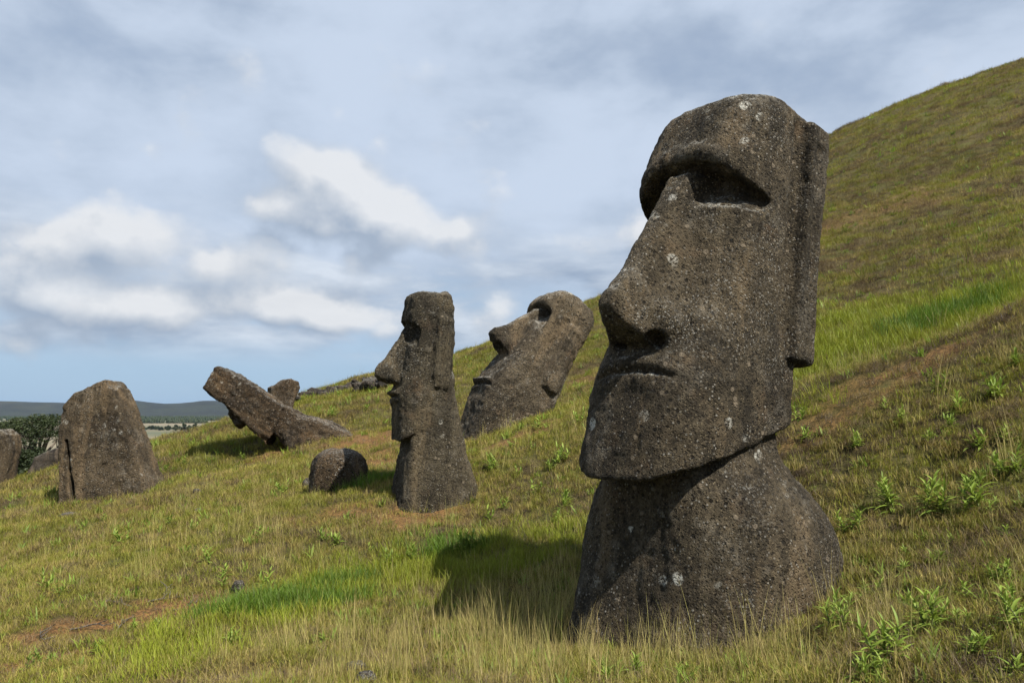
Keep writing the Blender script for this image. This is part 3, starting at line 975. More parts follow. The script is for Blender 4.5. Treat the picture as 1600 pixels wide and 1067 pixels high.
# ------------------------------------------------------------------ the plain, far hills
def plain_mat():
    m, g = new_mat('plain')
    P = g.n('ShaderNodeNewGeometry').outputs['Position']
    Q = g.mapping(P, scale=(1.0, 0.35, 1), rot=(0, 0, .12))
    cell = g.voro(Q, 0.0045, out=1)
    r = g.n('ShaderNodeSeparateColor', Color=cell).outputs[0]
    n = g.noise(P, 0.01, 8, .6)
    c = g.mix(g.ss(r, .3, .7), (0.13, 0.11, 0.065), (0.07, 0.078, 0.038))  # field colours darkened throughout to stand in for cloud shadow
    c = g.mix(g.ss(g.noise(Q, .0022, 4, .5), .48, .60), c, (0.16, 0.135, 0.085))
    c = g.mix(g.m('MULTIPLY', g.ss(n, .50, .66), .8), c, (0.045, 0.058, 0.03))
    b = g.n('ShaderNodeBsdfPrincipled', Base_Color=c, Roughness=.95)
    g.n('ShaderNodeOutputMaterial', Surface=b)
    return m


def grid_sheet(xs, ys, fz):
    A, B = np.meshgrid(xs, ys, indexing='ij')
    Z = fz(A, B)
    k = np.arange(A.size).reshape(A.shape)
    q = np.stack([k[:-1, :-1].ravel(), k[1:, :-1].ravel(), k[1:, 1:].ravel(), k[:-1, 1:].ravel()], 1)
    return np.stack([A.ravel(), B.ravel(), Z.ravel()], 1), q


V, q = grid_sheet(np.linspace(-16000, 16000, 60), np.linspace(-6000, 16000, 60), lambda a, b: np.full_like(a, PLAIN_Z))
link('plain', mesh_from('plain', V, q), plain_mat(), kind='structure')


def hill_mat():
    m, g = new_mat('shaded_wooded_hills')
    P = g.n('ShaderNodeNewGeometry').outputs['Position']
    n = g.noise(P, .004, 8, .6)
    c = g.mix(g.ss(n, .42, .58), (0.006, 0.010, 0.008), (0.013, 0.019, 0.012))  # woodland green taken near black, with cloud shadow painted in
    c = g.mix(g.m('MULTIPLY', g.ss(g.noise(P, .0016, 4, .5), .55, .66), .5), c, (0.035, 0.036, 0.02))
    b = g.n('ShaderNodeBsdfPrincipled', Base_Color=c, Roughness=.95, Normal=g.n('ShaderNodeBump', Strength=1.0, Distance=12.0, Height=g.noise(P, .02, 6, .65)))
    g.n('ShaderNodeOutputMaterial', Surface=b)
    return m


def far_hills(a, b):
    th = a / b
    prof = np.interp(th, [-1.2, -.75, -.66, -.60, -.56, -.50, -.475, -.44, -.405, -.386, -.36, -.33, -.2, 0, .3, 1.2],
                     [70, 60, 72, 54, 48, 50, 66, 40, 48, 66, 64, 56, 60, 70, 90, 80])
    prof = prof + 9 * noise2(a, b, 420, 3, 77)
    ridge = sstep(5200, 6300, b + 260 * noise2(a, b * .3, 900, 2, 5)) * (1 - .4 * sstep(6400, 9000, b))
    return PLAIN_Z - 12 + ridge * (prof + 46 + 14)


V, q = grid_sheet(np.linspace(-9500, 6000, 260), np.linspace(4700, 9500, 70), far_hills)
link('far_hills', mesh_from('far_hills', V, q), hill_mat(), kind='structure')


# ------------------------------------------------------------------ foliage
def leaf_mat(name, tint_attr=True, col=(0.1, 0.15, 0.03), trans=0.35, var=0.35):
    m, g = new_mat(name)
    if tint_attr:
        c = g.n('ShaderNodeAttribute', _props=dict(attribute_name='tint', attribute_type='INSTANCER')).outputs['Color']
    else:
        c = g.mix(0.0, col, col)
    oi = g.n('ShaderNodeNewGeometry').outputs['Random Per Island']
    k = g.m('MULTIPLY_ADD', oi, 2 * var, 1 - var)
    hsv = g.n('ShaderNodeHueSaturation', Hue=g.m('MULTIPLY_ADD', oi, .03, .485), Saturation=1.0, Value=k, Fac=1.0, Color=c)
    d = g.n('ShaderNodeBsdfDiffuse', Color=hsv, Roughness=.6)
    t = g.n('ShaderNodeBsdfTranslucent', Color=hsv)
    mx = g.n('ShaderNodeMixShader', i0=trans, i1=d, i2=t)
    gl = g.n('ShaderNodeBsdfGlossy', Roughness=.6, Color=(1, 1, 1, 1))
    mx2 = g.n('ShaderNodeMixShader', i0=.015, i1=mx, i2=gl)
    g.n('ShaderNodeOutputMaterial', Surface=mx2)
    return m


GRASS_MAT = leaf_mat('grass_blades')


def tuft(name, n, lmin, lmax, width, spread, lean, bend, seed, seg=3, flat=0.0):
    rg = np.random.default_rng(seed)
    V, Fc = [], []
    for i in range(n):
        a = rg.uniform(0, 2 * math.pi)
        r = spread * math.sqrt(rg.uniform())
        a0 = rg.uniform(0, 2 * math.pi)
        bx, by = r * math.cos(a0), r * math.sin(a0)
        L = rg.uniform(lmin, lmax)
        w = width * rg.uniform(.7, 1.25)
        el = math.pi / 2 - abs(rg.normal(0, lean)) - flat * rg.uniform(.5, 1.1)
        bd = bend * rg.uniform(.3, 1.5)
        sd = (-math.sin(a), math.cos(a))
        x, y, z = bx, by, -.012
        base = len(V)
        for k in range(seg + 1):
            t = k / seg
            ww = w * (1 - t) ** .7 * (.7 + .3 * min(1, t * 4)) / 2
            if k == seg:
                V.append((x, y, z))
            else:
                V.append((x + sd[0] * ww, y + sd[1] * ww, z))
                V.append((x - sd[0] * ww, y - sd[1] * ww, z))
            e = el - bd * t
            st = L / seg
            x += math.cos(a) * math.cos(e) * st
            y += math.sin(a) * math.cos(e) * st
            z = max(z + math.sin(e) * st, .006)
        for k in range(seg):
            i0 = base + 2 * k
            if k == seg - 1:
                Fc.append((i0, i0 + 1, i0 + 2))
            else:
                Fc.append((i0, i0 + 1, i0 + 3, i0 + 2))
    me = mesh_from(name, V, Fc)
    me.materials.append(GRASS_MAT)
    o = bpy.data.objects.new(name, me)
    return o


LIB = bpy.data.collections.new('grass_tufts')
TUFTS = []
for k in range(4):
    TUFTS.append(tuft('tuft_a%d' % k, 34, .035, .10, .0050, .085, .55, .9, 10 + k))              # 0-3 short turf
for k in range(3):
    TUFTS.append(tuft('tuft_b%d' % k, 12, .18, .40, .0032, .06, .22, .45, 30 + k, seg=4))         # 4-6 tall dry stalks
for k in range(3):
    TUFTS.append(tuft('tuft_c%d' % k, 30, .08, .19, .0055, .085, .35, .8, 40 + k, seg=4))         # 7-9 lush
for k in range(3):
    TUFTS.append(tuft('tuft_d%d' % k, 30, .05, .14, .0040, .10, .3, .5, 50 + k, flat=1.0))         # 10-12 dead thatch, lying
for k in range(2):
    TUFTS.append(tuft('tuft_e%d' % k, 16, .05, .11, .016, .05, .6, .6, 60 + k, seg=4))             # 13-14 small broad-leaved weeds
for i, o in enumerate(TUFTS):
    o.name = 'tuft_%02d' % i
    LIB.objects.link(o)


def scatter():
    rg = np.random.default_rng(5)
    bands = [(1.6, 4.5, 420, 1.0), (4.5, 7, 330, 1.0), (7, 10, 230, 1.1), (10, 15, 130, 1.3), (15, 22, 66, 1.7), (22, 32, 38, 2.0), (32, 50, 24, 2.4), (50, 90, 12, 2.9)]
    X, Y, SCL = [], [], []
    for r0, r1, den, sc in bands:
        half = R(46)
        n = int(den * half * (r1 * r1 - r0 * r0))
        r = np.sqrt(rg.uniform(r0 * r0, r1 * r1, n))
        a = rg.uniform(-half, half, n)
        X.append(r * np.sin(a))
        Y.append(r * np.cos(a))
        SCL.append(np.full(n, sc))
    x, y, sc = map(np.concatenate, (X, Y, SCL))
    z = height(x, y)
    n = len(x)
    lush, dark, straw = zone_w(Z_LUSH, x, y, 102), zone_w(Z_DARK, x, y, 103), zone_w(Z_STRAW, x, y, 104)
    soil, brown, fresh = zone_w(Z_SOIL, x, y, 101), zone_w(Z_BROWN, x, y, 105), zone_w(Z_FRESH, x, y, 106)
    p1 = noise2(x, y, 1.6, 3, 201)
    p2 = noise2(x, y, .45, 3, 202)
    p3 = noise2(x, y, 5.0, 3, 203)
    u = rg.uniform(size=n)
    kind = np.zeros(n, int)                                  # 0 green turf 1 tan turf 2 thatch 3 stalks 4 lush 5 dark lush, also painted shade 6 weed
    far_ = sstep(12, 30, np.hypot(x, y))
    p4 = noise2(x, y, 1.1, 3, 207)
    g0 = .49 + (.22 + .25 * far_) * p1 + .30 * p2 + .75 * far_ * p4 + .14 * p3 - .20 * brown + .14 * fresh
    kind = np.where(u < g0, 0, np.where(u < g0 + .34, 1, 2))
    u2 = rg.uniform(size=n)
    kind = np.where(u2 < .34 * straw * np.clip(.8 + p2 * 1.6 + p1 * .5, .05, 1.4), 3, kind)
    kind = np.where((u2 > .965) & (straw < .3) & (p1 > -.1), 3, kind)
    u3 = rg.uniform(size=n)
    kind = np.where(u3 < .85 * lush * (1 - .6 * straw) * np.clip(.75 + .8 * p1 + .5 * p2, .15, 1.1), 4, kind)
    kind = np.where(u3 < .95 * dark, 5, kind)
    u4 = rg.uniform(size=n)
    kind = np.where((u4 < .018 + .05 * fresh + .03 * (p2 > .45)) & (lush < .4), 6, kind)
    dead = zone_w(Z_DEAD, x, y, 108)
    kind = np.where(rg.uniform(size=n) < .8 * dead, 7, kind)
    kind = np.where((rg.uniform(size=n) < .16 * far_ * (x > 4) * (p4 < 0.1)) & (lush < .3), 7, kind)
    keep = rg.uniform(size=n) > .86 * soil
    keep &= ~((kind == 3) & (rg.uniform(size=n) < .25))
    C = np.zeros((n, 3))
    pal = {0: [(.165, .180, .018), (.21, .22, .024), (.125, .13, .018), (.24, .22, .04)],
           1: [(.29, .23, .065), (.24, .19, .045), (.34, .275, .09), (.20, .17, .040)],
           2: [(.12, .082, .038), (.17, .125, .066), (.09, .060, .030), (.21, .165, .10)],
           3: [(.46, .37, .165), (.38, .31, .12), (.36, .33, .11), (.27, .27, .07)],
           4: [(.225, .275, .020), (.20, .245, .018), (.28, .31, .03), (.22, .225, .028)],
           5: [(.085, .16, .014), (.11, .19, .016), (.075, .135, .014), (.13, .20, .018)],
           6: [(.19, .26, .035), (.16, .23, .03), (.22, .28, .05), (.13, .19, .028)],
           7: [(.065, .046, .026), (.10, .070, .038), (.085, .064, .048), (.14, .10, .055)]}
    tk = {0: (0, 4), 1: (0, 4), 2: (10, 13), 3: (4, 7), 4: (7, 10), 5: (7, 10), 6: (13, 15), 7: (0, 13)}
    idx = np.zeros(n, int)
    size = sc * rg.uniform(.7, 1.35, n)
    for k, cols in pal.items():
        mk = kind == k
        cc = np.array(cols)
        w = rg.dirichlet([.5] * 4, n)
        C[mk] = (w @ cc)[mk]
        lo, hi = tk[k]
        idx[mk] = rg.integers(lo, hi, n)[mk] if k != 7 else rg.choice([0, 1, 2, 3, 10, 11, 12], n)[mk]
    d = np.hypot(x, y)
    size = np.where(kind == 3, size * rg.uniform(.6, 1.15, n) * (1 - .35 * sstep(9, 22, d)), size)
    size = np.where(kind == 5, size * 1.15, size)
    size = np.where(kind == 6, size * 1.1, size)
    size = size * (1 + .35 * fresh * sstep(20, 30, d))
    C = C * (1 + .18 * p3[:, None]) * (1 + .30 * (far_ * noise2(x, y, .9, 2, 209)))[:, None]
    x, y, z, idx, size, C = x[keep], y[keep], z[keep], idx[keep], size[keep], C[keep]
    n = len(x)
    rot = np.stack([rg.normal(0, .10, n), rg.normal(0, .10, n), rg.uniform(0, 2 * math.pi, n)], 1)
    me = bpy.data.meshes.new('grass')
    me.vertices.add(n)
    me.vertices.foreach_set('co', np.stack([x, y, z], 1).astype(np.float32).ravel())
    a = me.attributes.new('idx', 'INT', 'POINT'); a.data.foreach_set('value', idx.astype(np.int32))
    a = me.attributes.new('siz', 'FLOAT', 'POINT'); a.data.foreach_set('value', size.astype(np.float32))
    a = me.attributes.new('rot', 'FLOAT_VECTOR', 'POINT'); a.data.foreach_set('vector', rot.astype(np.float32).ravel())
    a = me.attributes.new('tint', 'FLOAT_COLOR', 'POINT')
    a.data.foreach_set('color', np.concatenate([C, np.ones((n, 1))], 1).astype(np.float32).ravel())
    o = link('grass', me, None, kind='stuff', label='short green, tan and straw coloured grass covering the slope', category='grass')
    ng = bpy.data.node_groups.new('scatter_grass', 'GeometryNodeTree')
    ng.interface.new_socket('Geometry', in_out='INPUT', socket_type='NodeSocketGeometry')
    ng.interface.new_socket('Geometry', in_out='OUTPUT', socket_type='NodeSocketGeometry')
    N = ng.nodes
    gi, go = N.new('NodeGroupInput'), N.new('NodeGroupOutput')
    iop = N.new('GeometryNodeInstanceOnPoints')
    ci = N.new('GeometryNodeCollectionInfo')
    ci.inputs['Collection'].default_value = LIB
    ci.inputs['Separate Children'].default_value = True
    ci.inputs['Reset Children'].default_value = True
    def na(nm, t):
        q = N.new('GeometryNodeInputNamedAttribute')
        q.data_type = t
        q.inputs['Name'].default_value = nm
        return q.outputs['Attribute']
    L = ng.links
    L.new(gi.outputs[0], iop.inputs['Points'])
    L.new(ci.outputs[0], iop.inputs['Instance'])
    iop.inputs['Pick Instance'].default_value = True
    L.new(na('idx', 'INT'), iop.inputs['Instance Index'])
    er = N.new('FunctionNodeEulerToRotation')
    L.new(na('rot', 'FLOAT_VECTOR'), er.inputs[0])
    L.new(er.outputs[0], iop.inputs['Rotation'])
    L.new(na('siz', 'FLOAT'), iop.inputs['Scale'])
    L.new(iop.outputs[0], go.inputs[0])
    md = o.modifiers.new('scatter', 'NODES')
    md.node_group = ng
    print('GRASS', n)


if QUICK != '1':
    scatter()


# ------------------------------------------------------------------ weeds
def plant_mat(name, cols, trans=.35):
    m, g = new_mat(name)
    oi = g.n('ShaderNodeObjectInfo')
    isl = g.n('ShaderNodeNewGeometry').outputs['Random Per Island']
    r = g.m('FRACT', g.m('ADD', oi.outputs['Random'], g.m('MULTIPLY', isl, .6)))
    c = g.mix(r, cols[0], cols[1])
    P = g.n('ShaderNodeTexCoord').outputs['Object']
    c = g.mix(g.m('MULTIPLY', g.ss(g.noise(P, 40, 4, .6), .5, .7), .4), c, cols[2])
    d = g.n('ShaderNodeBsdfDiffuse', Color=c)
    t = g.n('ShaderNodeBsdfTranslucent', Color=c)
    mx = g.n('ShaderNodeMixShader', i0=trans, i1=d, i2=t)
    gl = g.n('ShaderNodeBsdfGlossy', Roughness=.6)
    g.n('ShaderNodeOutputMaterial', Surface=g.n('ShaderNodeMixShader', i0=.025, i1=mx, i2=gl))
    return m


WEED = plant_mat('weed_leaf', ((.14, .21, .028), (.23, .31, .045), (.27, .30, .06)))
STEM = plant_mat('weed_stem', ((.10, .14, .04), (.14, .15, .05), (.15, .12, .06)), .1)


def leaf_geo(L, W, curl, fold, seg=5):
    V, Fc = [], []
    x, z, e = 0.0, 0.0, 0.0
    for k in range(seg + 1):
        t = k / seg
        w = W * math.sin(math.pi * min(1, .10 + .88 * t) ** .85) * .5 + .001
        f = fold * w
        V += [(x, -w, z + f), (x, 0, z), (x, w, z + f)]
        e = -curl * t
        x += L / seg * math.cos(e)
        z += L / seg * math.sin(e)
    for k in range(seg):
        a = 3 * k
        Fc += [(a, a + 3, a + 4, a + 1), (a + 1, a + 4, a + 5, a + 2)]
    return V, Fc


LEAVES = []
_rg = random.Random(4)
for k in range(5):
    V, Fc = leaf_geo(_rg.uniform(.08, .15), _rg.uniform(.014, .023), _rg.uniform(.2, 1.2), _rg.uniform(.3, .7))
    me = mesh_from('leaf', V, Fc)
    me.materials.append(WEED)
    LEAVES.append(me)


def stem_geo(h, bend, a):
    V, Fc = [], []
    n, m = 5, 6
    for k in range(n):
        t = k / (n - 1)
        r = .0055 * (1 - .6 * t)
        cx, cy = bend * t * t * math.cos(a), bend * t * t * math.sin(a)
        for j in range(m):
            V.append((cx + r * math.cos(2 * math.pi * j / m), cy + r * math.sin(2 * math.pi * j / m), h * t - .03))
    for k in range(n - 1):
        for j in range(m):
            Fc.append((k * m + j, k * m + (j + 1) % m, (k + 1) * m + (j + 1) % m, (k + 1) * m + j))
    return V, Fc


def leaf_places(h, nl, rnd, bend, a):
    out = []
    for i in range(nl):
        t = (i + .6) / nl
        az = i * 2.4 + rnd.uniform(-.4, .4)
        el = .30 + .95 * t + rnd.uniform(-.35, .25)
        p = Vector((bend * t * t * math.cos(a), bend * t * t * math.sin(a), h * (.08 + .9 * t) - .03))
        sc = (1.12 - .45 * t) * rnd.uniform(.8, 1.15)
        out.append(Matrix.Translation(p) @ Matrix.Rotation(az, 4, 'Z') @ Matrix.Rotation(-el, 4, 'Y') @ Matrix.Scale(sc, 4))
    return out


def weed(px, py, h, stems, label, seed, group=None):
    """a leafy weed: several stems, every leaf a piece of its own"""
    rnd = random.Random(seed)
    g0 = ground_at(px, py)
    root = link('leafy_weed', None, label=label, category='plant')
    if group:
        root['group'] = group
    root.location = g0
    root.rotation_euler = (0, 0, rnd.uniform(0, 6.28))
    h *= .84 * rnd.uniform(.85, 1.1)
    for s_ in range(stems):
        hh = h * rnd.uniform(.7, 1.05)
        bend, a = hh * rnd.uniform(.1, .45), rnd.uniform(0, 6.28)
        V, Fc = stem_geo(hh, bend, a)
        off = Vector((rnd.uniform(-.05, .05), rnd.uniform(-.05, .05), 0)) * (stems > 1) * (1 + .15 * stems)
        st = link('stem', mesh_from('stem', V, Fc), STEM, root)
        st.location = off
        k = max(.75, min(1.35, h / .24))
        for M in leaf_places(hh, rnd.randint(17, 24), rnd, bend, a):
            lf = link('leaf', rnd.choice(LEAVES), None, st)
            lf.matrix_basis = M @ Matrix.Scale(k, 4)
    return root


MARKS = [('the broad leaning slab', 175, 740), ('the toppled statue', 430, 660), ('the round boulder', 525, 745), ('the slim statue', 690, 760), ('the back-leaning statue', 820, 650),
         ('the big statue jaw', 1010, 730), ('the big statue shadow', 760, 900), ('the big statue foot', 1180, 960), ('the big statue shoulder', 1290, 790), ('the largest leaf rosette', 1456, 970),
         ('the row of tall weeds', 1457, 790), ('the green gully', 1420, 510), ('the dark soil patch', 200, 965), ('the lower left corner', 0, 1067), ('the upright dark stone', 372, 925), ('the ridge rocks', 540, 610)]


def where(points):
    """for each pixel the landmark nearest to it, the side and the rank among its like"""
    info = []
    for px, py in points:
        d, nm, mx, my = min((math.hypot(px - mx, py - my), nm, mx, my) for nm, mx, my in MARKS)
        dx, dy = px - mx, py - my
        side = ('right of' if dx > 0 else 'left of') if abs(dx) > abs(dy) else ('below' if dy > 0 else 'above')
        info.append((nm, side, d))
    rank = ['nearest', 'second nearest', 'third nearest', 'fourth nearest', 'fifth nearest', 'sixth nearest', 'seventh nearest', 'eighth nearest', 'ninth nearest', 'tenth nearest', 'eleventh nearest', 'twelfth nearest']
    out = []
    for nm, side, d in info:
        k = sum(1 for a, b, e in info if (a, b) == (nm, side) and e < d)
        n = sum(1 for a, b, e in info if (a, b) == (nm, side))
        out.append(side + ' ' + nm + (', ' + rank[k] + ' to it' if n > 1 else ''))
    return out


WEEDS = [(1393, 800, 0.38, 4, 'tall bushy leafy weed, leftmost of the row right of the big statue shoulder'),
         (1457, 805, 0.38, 4, 'tall bushy leafy weed in the middle of the row uphill from the statue shoulder'),
         (1524, 800, 0.38, 4, 'tall pale leafy weed, third in the row uphill from the statue shoulder'),
         (1336, 832, 0.25, 3, 'slender leafy weed close to the right shoulder of the big statue'),
         (1335, 738, 0.16, 2, 'small leafy weed highest up beside the big statue shoulder'),
         (1252, 930, 0.25, 3, 'leafy weed growing at the right foot of the big statue'),
         (1307, 985, 0.27, 5, 'wide leafy weed in the grass below the big statue right foot'),
         (1456, 985, 0.29, 6, 'largest rosette of long leaves in the lower right grass'),
         (1390, 1040, 0.27, 4, 'upright leafy weed in front of the largest leaf rosette'),
         (1556, 915, 0.22, 4, 'spreading leafy weed near the right edge above the others'),
         (1590, 980, 0.27, 5, 'leafy weed cut by the right edge of the picture'),
         (1535, 1025, 0.18, 3, 'small leafy weed in the lower right corner'),
         (985, 1058, 0.18, 3, 'leafy weed at the bottom edge below the big statue'),
         (722, 868, 0.34, 5, 'dark leafy weed in the tip of the big statue shadow'),
         (216, 985, 0.19, 3, 'leafy weed beside the bare soil patch at lower left'),
         (48, 1045, 0.22, 5, 'broad leafy weed in the lower left corner'),
         (1350, 1062, 0.20, 4, 'low leafy weed at the bottom edge right of centre')]
SMALL_WEEDS = [(1327, 950), (1448, 1005), (1512, 935), (1476, 880), (1318, 905), (1368, 930), (1246, 968), (1406, 893), (1575, 840), (1590, 800),
               (1182, 975), (1280, 915), (1420, 870), (1500, 975), (1590, 1050), (1555, 800), (945, 1062), (1060, 1055)]
if QUICK != '1':
    for i, wsp in enumerate(WEEDS):
        weed(*wsp, 300 + i)
    sw = where(SMALL_WEEDS)
    for i, (px, py) in enumerate(SMALL_WEEDS):
        weed(px, py, random.Random(i).uniform(.09, .16), 1 + i % 2, 'small leafy weed ' + sw[i], 400 + i, 'small weeds by the big statue')


def small_weed_mesh(seed):
    rnd = random.Random(seed)
    V, Fc = [], []
    for s_ in range(rnd.randint(2, 4)):
        h, bend, a = rnd.uniform(.10, .2), rnd.uniform(.02, .07), rnd.uniform(0, 6.28)
        ox, oy = rnd.uniform(-.05, .05), rnd.uniform(-.05, .05)
        for M in leaf_places(h, 9, rnd, bend, a):
            lv, lf = leaf_geo(.12, .026, rnd.uniform(.3, 1.2), .4, 3)
            b = len(V)
            for v in lv:
                q = M @ Vector(v)
                V.append((q.x + ox, q.y + oy, q.z))
            Fc += [tuple(b + i for i in f) for f in lf]
    me = mesh_from('weed_tuft', V, Fc)
    me.materials.append(WEED)
    return me


FAR_WEEDS = [('light green weed tuft', 'weed tufts on the left slope',
              [(420, 915), (340, 920), (355, 900), (130, 830), (165, 815), (410, 840), (85, 855), (65, 925), (95, 930), (325, 880), (240, 985), (365, 1010), (150, 1020), (575, 865), (505, 845), (190, 850), (345, 965), (610, 880), (640, 875), (265, 820), (440, 770), (300, 830), (530, 850)]),
             ('green weed tuft in dry grass', 'weed tufts between the statues',
              [(880, 722), (885, 795), (808, 745), (862, 735), (915, 700), (905, 660), (840, 770), (870, 815), (800, 700), (830, 705), (770, 735), (760, 815), (845, 668), (925, 620), (935, 690), (790, 795)]),
             ('green weed on the bank', 'weed tufts on the right bank',
              [(1490, 668), (1500, 645), (1410, 660), (1450, 690), (1260, 690), (1560, 620), (1340, 700), (1580, 690), (1530, 700), (1380, 640), (1470, 610), (1250, 655), (1590, 570), (1570, 740)]),
             ('yellow-green weed', 'weed tufts on the ridge',
              [(500, 640), (530, 622), (560, 610), (580, 612), (600, 608), (545, 632), (570, 640), (520, 650), (590, 630), (610, 620), (640, 600), (735, 565), (700, 590), (30, 778), (70, 770), (120, 770), (300, 700), (255, 740), (290, 725), (380, 718), (450, 700)])]
if QUICK != '1':
    WM = [small_weed_mesh(500 + k) for k in range(5)]
    rnd = random.Random(9)
    for lab, grp, pts in FAR_WEEDS:
        for (px, py), wl in zip(pts, where(pts)):
            g0 = ground_at(px, py)
            o = link('weed_tuft', rnd.choice(WM), None, label=lab + ' ' + wl, category='plant', group=grp)
            o.location = g0
            o.rotation_euler = (rnd.uniform(-.1, .1), rnd.uniform(-.1, .1), rnd.uniform(0, 6.28))
            sc = rnd.uniform(.7, 1.25) * (1 + .02 * max(0, g0.y - 8))
            o.scale = (sc, sc, sc * rnd.uniform(.9, 1.3))

# ------------------------------------------------------------------ stones
ORD = ['first', 'second', 'third', 'fourth', 'fifth', 'sixth', 'seventh', 'eighth', 'ninth', 'tenth', 'eleventh', 'twelfth', 'thirteenth', 'fourteenth', 'fifteenth', 'sixteenth']
RW = [(466, 622, .24), (482, 618, .30), (494, 616, .26), (503, 617, .2), (512, 614, .24), (522, 613, .22), (532, 611, .26), (543, 609, .22), (553, 607, .28), (563, 606, .22),
      (573, 604, .25), (583, 602, .3), (593, 600, .25), (601, 599, .22), (560, 601, .2), (574, 597, .2), (588, 594, .2)]
rnd = random.Random(3)
for i, (px, py, r) in enumerate(RW):
    p = ground_at(px, py + 3)
    r *= rnd.uniform(.55, .95)
    boulder('rock', p + Vector((0, -.3, r * .28)), (r * rnd.uniform(.9, 1.9), r * rnd.uniform(.8, 1.1), r * rnd.uniform(.8, 1.1)), 600 + i, ROCK,
            ORD[i] + ' dark rock from the left in the row along the grassy ridge' if i < 14 else ORD[i - 14] + ' rock from the left in the short upper row by the ridge crest', group='row of rocks on the ridge', h=r / 7, rz=rnd.uniform(0, 180), amp=.38, sq=5.0, lean=rnd.uniform(-25, 25))
ST = [(556, 1050, .085, .06, 'dark rounded stone in the straw grass at the bottom edge, the upper of two'), (572, 1066, .075, .055, 'dark stone at the bottom edge, the lower of two'),
      (372, 925, .07, .10, 'small upright dark stone beside the lush green grass on the left'), (108, 806, .22, .06, 'flat dark stone in the turf below the broad leaning slab'),
      (310, 800, .10, .05, 'dark stone in the dry grass strip left of the round boulder'), (308, 770, .10, .07, 'dark stone in the dry strip, uphill of another'),
      (1345, 1040, .05, .03, 'small grey stone in the grass at lower right')]
for i, (px, py, r, rz_, lab) in enumerate(ST):
    p = ground_at(px, py)
    boulder('stone', p + Vector((0, 0, rz_ * .3)), (r, r * .8, rz_), 640 + i, ROCK, lab, cat='stone', h=min(r, rz_) / 7, rz=rnd.uniform(0, 180), amp=.2)


BARK = stone_mat('bark', (.07, .06, .05), (.13, .115, .095), (.20, .18, .15), .2, 0, 31.0)


def tube(V, Fc, pts, radii, m=6):
    base = len(V)
    for i, (p, r) in enumerate(zip(pts, radii)):
        d = (pts[min(i + 1, len(pts) - 1)] - pts[max(i - 1, 0)]).normalized()
        u = d.orthogonal().normalized()
        w = d.cross(u)
        for j in range(m):
            a = 2 * math.pi * j / m
            V.append(tuple(p + r * (math.cos(a) * u + math.sin(a) * w)))
    for i in range(len(pts) - 1):
        for j in range(m):
            a, b = base + i * m + j, base + i * m + (j + 1) % m
            Fc.append((a, b, b + m, a + m))



# ------------------------------------------------------------------ dead twigs on the bare soil
TWIGS = [(205, 948, .45), (232, 942, .35), (150, 965, .40), (110, 985, .45), (255, 930, .30), (180, 990, .35), (75, 1010, .40), (270, 955, .28)]
tw = where([(a, b) for a, b, c in TWIGS])
for i, (px, py, L) in enumerate(TWIGS):
    p = ground_at(px, py)
    rr = random.Random(800 + i)
    V, Fc = [], []
    a = rr.uniform(0, 3.14)
    cur, path, rad = Vector((0, 0, .01)), [], []
    for k in range(6):
        path.append(cur.copy())
        rad.append(.010 * (1 - .13 * k))
        a += rr.uniform(-.5, .5)
        cur = cur + Vector((math.cos(a), math.sin(a), rr.uniform(-.05, .3))) * L / 5
    tube(V, Fc, path, rad, 5)
    for k in (2, 3, 4):
        b = a + rr.choice((-1, 1)) * rr.uniform(.5, 1.1)
        e = path[k] + Vector((math.cos(b), math.sin(b), rr.uniform(.1, .5))) * L * .35
        tube(V, Fc, [path[k], (path[k] + e) / 2, e], [.006, .005, .002], 4)
    o = link('dead_twig', mesh_from('dead_twig', V, Fc), BARK, label='grey dead twig ' + tw[i], category='twig', group='dead twigs on the bare soil')
    o.location = p

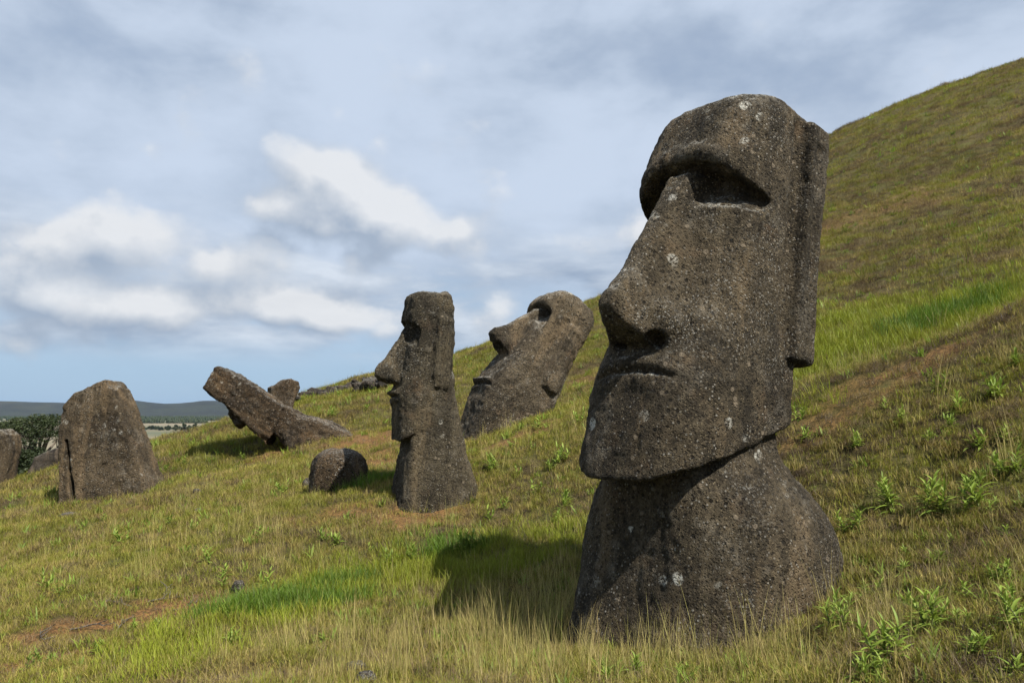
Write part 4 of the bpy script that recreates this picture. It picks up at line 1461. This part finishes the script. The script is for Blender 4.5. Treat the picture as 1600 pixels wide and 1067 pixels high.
# ------------------------------------------------------------------ trees
def tree(name, loc, h, w, seed, label, cat, mat_leaf, clumps, per, leaf, group=None, trunk_h=.3, flat=.45, upper=True):
    rnd = random.Random(seed)
    root = link(name, None, label=label, category=cat)
    if group:
        root['group'] = group
    root.location = loc
    V, Fc = [], []
    cents = []
    for i in range(clumps):
        a = i * 2.4 + rnd.uniform(-.4, .4)
        rr = w / 2 * math.sqrt((i + .5) / clumps) * rnd.uniform(.75, 1.05)
        zz = h * (1 - .30 * (rr / (w / 2)) ** 2) * rnd.uniform(.72, 1.0) if upper else h * rnd.uniform(.25, 1.0) * (1 - .4 * (rr / (w / 2)) ** 2)
        cents.append(Vector((rr * math.cos(a), rr * math.sin(a), zz)))
    for c in cents:
        st = Vector((rnd.uniform(-.06, .06) * w, rnd.uniform(-.06, .06) * w, -.3))
        mid = Vector((c.x * .35, c.y * .35, h * trunk_h * rnd.uniform(.8, 1.5)))
        m2 = (mid + c) / 2 + Vector((rnd.uniform(-.06, .06) * w, rnd.uniform(-.06, .06) * w, .02 * h))
        tube(V, Fc, [st, mid, m2, c], [.030 * h, .022 * h, .013 * h, .005 * h])
        for _ in range(3):
            e = c + Vector((rnd.uniform(-1, 1), rnd.uniform(-1, 1), rnd.uniform(-.2, .5))) * .12 * w
            tube(V, Fc, [m2, (m2 + e) / 2 + Vector((0, 0, -.01 * h)), e], [.008 * h, .006 * h, .003 * h], 4)
    link('trunk', mesh_from('trunk', V, Fc), BARK, root)
    V, Fc = [], []
    for c in cents:
        R0 = w * rnd.uniform(.13, .21)
        for _ in range(int(per * rnd.uniform(.6, 1.3))):
            d = Vector((rnd.gauss(0, 1), rnd.gauss(0, 1), rnd.gauss(0, 1))).normalized() * (rnd.random() ** .4)
            p = c + Vector((d.x * R0, d.y * R0, d.z * R0 * flat))
            n = (Vector((rnd.gauss(0, 1), rnd.gauss(0, 1), rnd.gauss(0, 1))) + Vector((0, 0, .8))).normalized()
            u = n.orthogonal().normalized() * leaf * rnd.uniform(.6, 1.3)
            v = n.cross(u).normalized() * leaf * rnd.uniform(.3, .7)
            b = len(V)
            V += [tuple(p - u), tuple(p + v), tuple(p + u), tuple(p - v)]
            Fc.append((b, b + 1, b + 2, b + 3))
    link('crown', mesh_from('crown', V, Fc, False), mat_leaf, root)
    return root


TREE_L = plant_mat('tree_leaf', ((.016, .028, .010), (.034, .048, .014), (.055, .060, .02)), .2)
DARK_L = plant_mat('far_leaf', ((.020, .032, .014), (.034, .048, .018), (.04, .05, .02)), .15)
tb = pt(50, 752, 33)
tree('bushy_tree', tb, 2.85, 3.1, 3, 'bushy green tree with grey branches between the two left statues', 'tree', TREE_L, 24, 340, .05, trunk_h=.3, flat=.38)
tree('low_shrub', pt(38, 752, 31), 1.35, 2.2, 8, 'low dark green shrub under the bushy tree', 'shrub', TREE_L, 24, 420, .05, trunk_h=.2, flat=.7, upper=False)
FT = [(223, 672, 9, 22), (236, 671, 10, 20), (248, 672, 8, 22), (262, 672, 9, 18), (275, 673, 13, 20), (287, 674, 16, 16), (297, 675, 19, 20), (305, 675, 20, 18), (312, 676, 12, 16)]
for i, (px, py, hh, ww) in enumerate(FT):
    a, b = ray(px, py)
    Y = (PLAIN_Z) / b
    tree('plain_tree', Vector((a * Y, Y, PLAIN_Z)), hh, ww, 700 + i, ORD[i] + ' dark tree from the left in the row on the far plain', 'tree', DARK_L, 12, 130, 1.1, 'trees on the plain', trunk_h=.3, flat=.8, upper=False)


def wood():
    """the dark wood along the foot of the far hills"""
    rg = np.random.default_rng(8)
    V, Fc = [], []
    n = 5200
    x = rg.uniform(-4200, -700, n)
    strip = rg.integers(0, 3, n)
    y = np.array([4300, 3500, 2750])[strip] + rg.normal(0, 1, n) * np.array([160, 50, 22])[strip]
    keepn = noise2(x, y * .3, 420, 2, 15) + np.array([.5, .0, -.15])[strip]
    ok = keepn > .05
    for xx, yy in zip(x[ok], y[ok]):
        hh, ww = rg.uniform(7, 15), rg.uniform(7, 14)
        b = len(V)
        k = 6
        for (zf, rf) in ((0, .5), (.35, 1.0), (.75, .75), (1, .15)):
            for j in range(k):
                an = 2 * math.pi * j / k + zf
                r = ww / 2 * rf * rg.uniform(.75, 1.2)
                V.append((xx + r * math.cos(an), yy + r * math.sin(an), PLAIN_Z + hh * zf))
        for l in range(3):
            for j in range(k):
                a0, a1 = b + l * k + j, b + l * k + (j + 1) % k
                Fc.append((a0, a1, a1 + k, a0 + k))
        Fc.append(tuple(b + 3 * k + j for j in range(k)))
    link('far_wood', mesh_from('far_wood', V, Fc, False), DARK_L, kind='stuff')


wood()

# ------------------------------------------------------------------ haze: the air over the plain
def haze():
    x0, x1, y0, y1, z0, z1 = -17000, 17000, -7000, 17000, PLAIN_Z - 16, max(float(GZ.max()), 115) + 6
    V = [(x, y, z) for x in (x0, x1) for y in (y0, y1) for z in (z0, z1)]
    Fc = [(0, 1, 3, 2), (4, 6, 7, 5), (0, 4, 5, 1), (2, 3, 7, 6), (0, 2, 6, 4), (1, 5, 7, 3)]
    m, g = new_mat('haze')
    pv = g.n('ShaderNodeVolumePrincipled')
    pv.inputs['Color'].default_value = (.40, .60, .95, 1)
    pv.inputs['Density'].default_value = 0.000015
    m.cycles.homogeneous_volume = True
    pv.inputs['Anisotropy'].default_value = 0.2
    o = g.n('ShaderNodeOutputMaterial')
    m.node_tree.links.new(pv.outputs[0], o.inputs['Volume'])
    link('haze', mesh_from('haze', V, Fc, False), m, kind='stuff')


haze()
